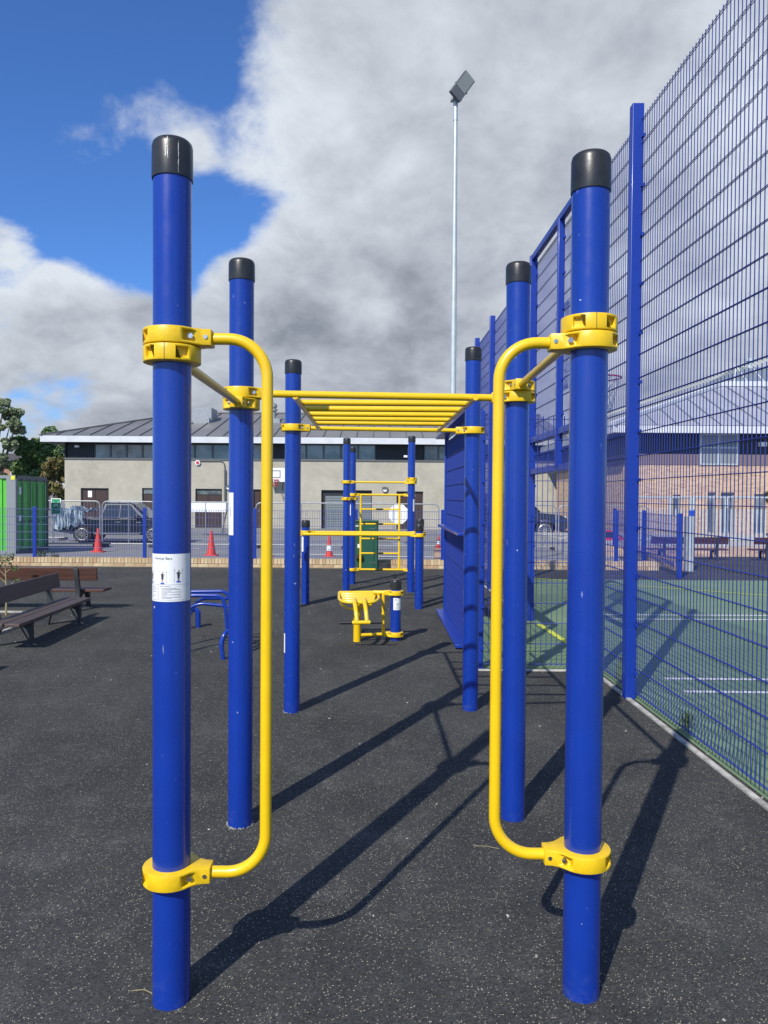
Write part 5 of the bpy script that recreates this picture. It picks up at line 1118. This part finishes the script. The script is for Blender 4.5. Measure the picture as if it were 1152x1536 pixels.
# ------------------------------------------------------------------ trees and the distant house
def tree(name, px, base_y, Y, label, leafm, blobs, leaf, n, trunk_r=.3, lean=0, gaps=1.0):
    c = at(px, 750, Y); z0_ = gz(Y); t = thing(name, (c.x, Y, z0_), label, 'tree', 'trees behind the buildings'); tr = MB(); cr_ = MB(); rr = random.Random(hash(name) % 1000+int(px))
    top = max(at(p_[0], p_[1], Y).z for p_ in blobs)
    tr.tube([(c.x, Y, z0_-.2), (c.x+.1, Y, z0_+(top-z0_)*.35), (c.x-.1, Y, z0_+(top-z0_)*.75), (c.x, Y, top)], [trunk_r, trunk_r*.75, trunk_r*.4, trunk_r*.1], 8)
    for (bx, by_, br) in blobs:
        p_ = at(bx, by_, Y); r_ = br/FPX*Y; dy = rr.uniform(-1, 1)*r_*.9; ctr = Vector((p_.x, Y+dy, p_.z)); st_ = Vector((c.x, Y, z0_+(p_.z-z0_)*rr.uniform(.35, .6)))
        tr.tube([st_, st_.lerp(ctr, .5)+Vector((0, 0, -.2)), ctr], [trunk_r*.4, trunk_r*.22, trunk_r*.08], 6)
        for _ in range(10):
            v = Vector((rr.gauss(0, 1), rr.gauss(0, 1), rr.gauss(0, .8))).normalized()*r_*rr.uniform(.3, .95)
            tr.tube([ctr, ctr+v*.6+Vector((0, 0, .05)), ctr+v], [trunk_r*.08, trunk_r*.05, trunk_r*.03], 4, caps=False)
            leafcloud(cr_, ctr+v, r_*rr.uniform(.3, .6)*gaps, n//10, leaf, .8, rr)
    tr.build('trunk', M['bark'], t); cr_.build('crown', M[leafm], t, smooth=False, fix=False); return t
tree('broadleaf_tree', 58, 0, 66, 'dense dark green tree behind the left end of the rendered building', 'leaf_dark',
     [(45, 668, 17), (68, 662, 17), (85, 680, 17), (60, 690, 20), (38, 700, 15), (84, 705, 16), (60, 715, 18), (30, 708, 9), (28, 722, 10), (95, 670, 12), (95, 700, 14), (110, 690, 14), (75, 690, 18), (50, 675, 16)], .2, 2600, gaps=1.15)
tree('broadleaf_tree', -4, 0, 62, 'grey-green open-crowned tree cut off by the left edge of the photo', 'leaf_grey',
     [(-14, 612, 20), (12, 622, 15), (22, 640, 12), (-5, 648, 18), (18, 668, 11), (-16, 680, 18), (6, 690, 14), (-25, 640, 22), (26, 632, 8), (4, 604, 10)], .13, 2300, .25, gaps=.9)
tree('olive_tree', 84, 0, 52, 'small olive-brown tree between the container and the rendered wall', 'leaf_olive',
     [(80, 700, 12), (92, 715, 12), (74, 716, 11), (84, 735, 13), (95, 740, 10), (70, 735, 9), (90, 692, 8)], .15, 900, .15)
tree('broadleaf_tree', 1190, 0, 31, 'green shrub-like tree at the far right edge before the brick building', 'leaf_olive', [(1165, 745, 16), (1172, 765, 14), (1180, 730, 20)], .12, 500, .1)
tree('broadleaf_tree', -70, 0, 80, 'background tree beyond the left edge', 'leaf_dark', [(-60, 700, 26), (-20, 712, 20), (-90, 690, 25), (8, 722, 12)], .3, 900)
hy = 90; c = at(20, 700, hy); HS_ = thing('brick_house', (c.x, hy, -.5), 'distant brick house with dark tiled roof between the left trees', 'house')
xa, xb = at(-40, 700, hy).x, at(29, 700, hy).x; ze = at(20, 699, hy).z; zr = at(20, 685, hy).z
b = MB(); b.box((xa, hy, -.5), (xb, hy+8, ze)); b.build('wall', mat('pink_brick', (.42, .22, .16), .9, noise=(2, 1), col2=(.3, .16, .12)), HS_)
b = MB(); b.face([(xa-.3, hy-.4, ze), (xb+.3, hy-.4, ze), (xb-1.5, hy+4, zr+.6), (xa, hy+4, zr+.6)]); b.face([(xb+.3, hy-.4, ze), (xb+.3, hy+8.4, ze), (xb-1.5, hy+4, zr+.6)]); b.build('roof', M['house_roof'], HS_, smooth=False)
b = MB(); p_ = at(25, 706, hy); b.box((p_.x-.7, hy-.03, p_.z-.5), (p_.x+.5, hy+.02, p_.z+.4)); wi = b.build('window', M['sign_white'], HS_); b = MB(); b.box((p_.x-.6, hy-.05, p_.z-.4), (p_.x+.4, hy-.032, p_.z+.3)); b.build('pane', M['glass'], wi)
b = MB(); b.box((xa, hy-.05, ze-.15), (xb+.3, hy-.0, ze)); b.build('gutter', M['sign_white'], HS_)
# small litter on the rubber: stalks and pale pebbles
for (px, py, px2, py2, l) in ((200, 1487, 230, 1492, 'thin dry stalk lying left of the nearest left post'), (712, 1270, 748, 1274, 'thin dry stalk lying left of the nearest right post')):
    a_, c_ = G(px, py), G(px2, py2); m_ = a_.lerp(c_, .5)+Vector((0, .01, .004)); b = MB(); b.tube([a_+Vector((0, 0, .003)), m_, c_+Vector((0, 0, .003))], .0014, 5); tag(b.build('dry_stalk', M['cane']), l, 'stalk', 'dry stalks on the rubber ground')
b = MB()
for _ in range(170):
    x, y = rnd.uniform(-4, 2), rnd.uniform(1.9, 11); s_ = rnd.uniform(.002, .007); c = Vector((x, y, s_*.3)); b.box(c-Vector((s_, s_*.6, s_*.3)), c+Vector((s_, s_*.6, s_*.3)), rot=Matrix.Rotation(rnd.uniform(0, 3), 3, 'Z'))
tag(b.build('grit', M['kerb'], smooth=False), 'pale specks of grit scattered over the rubber ground', 'grit', kind='stuff')
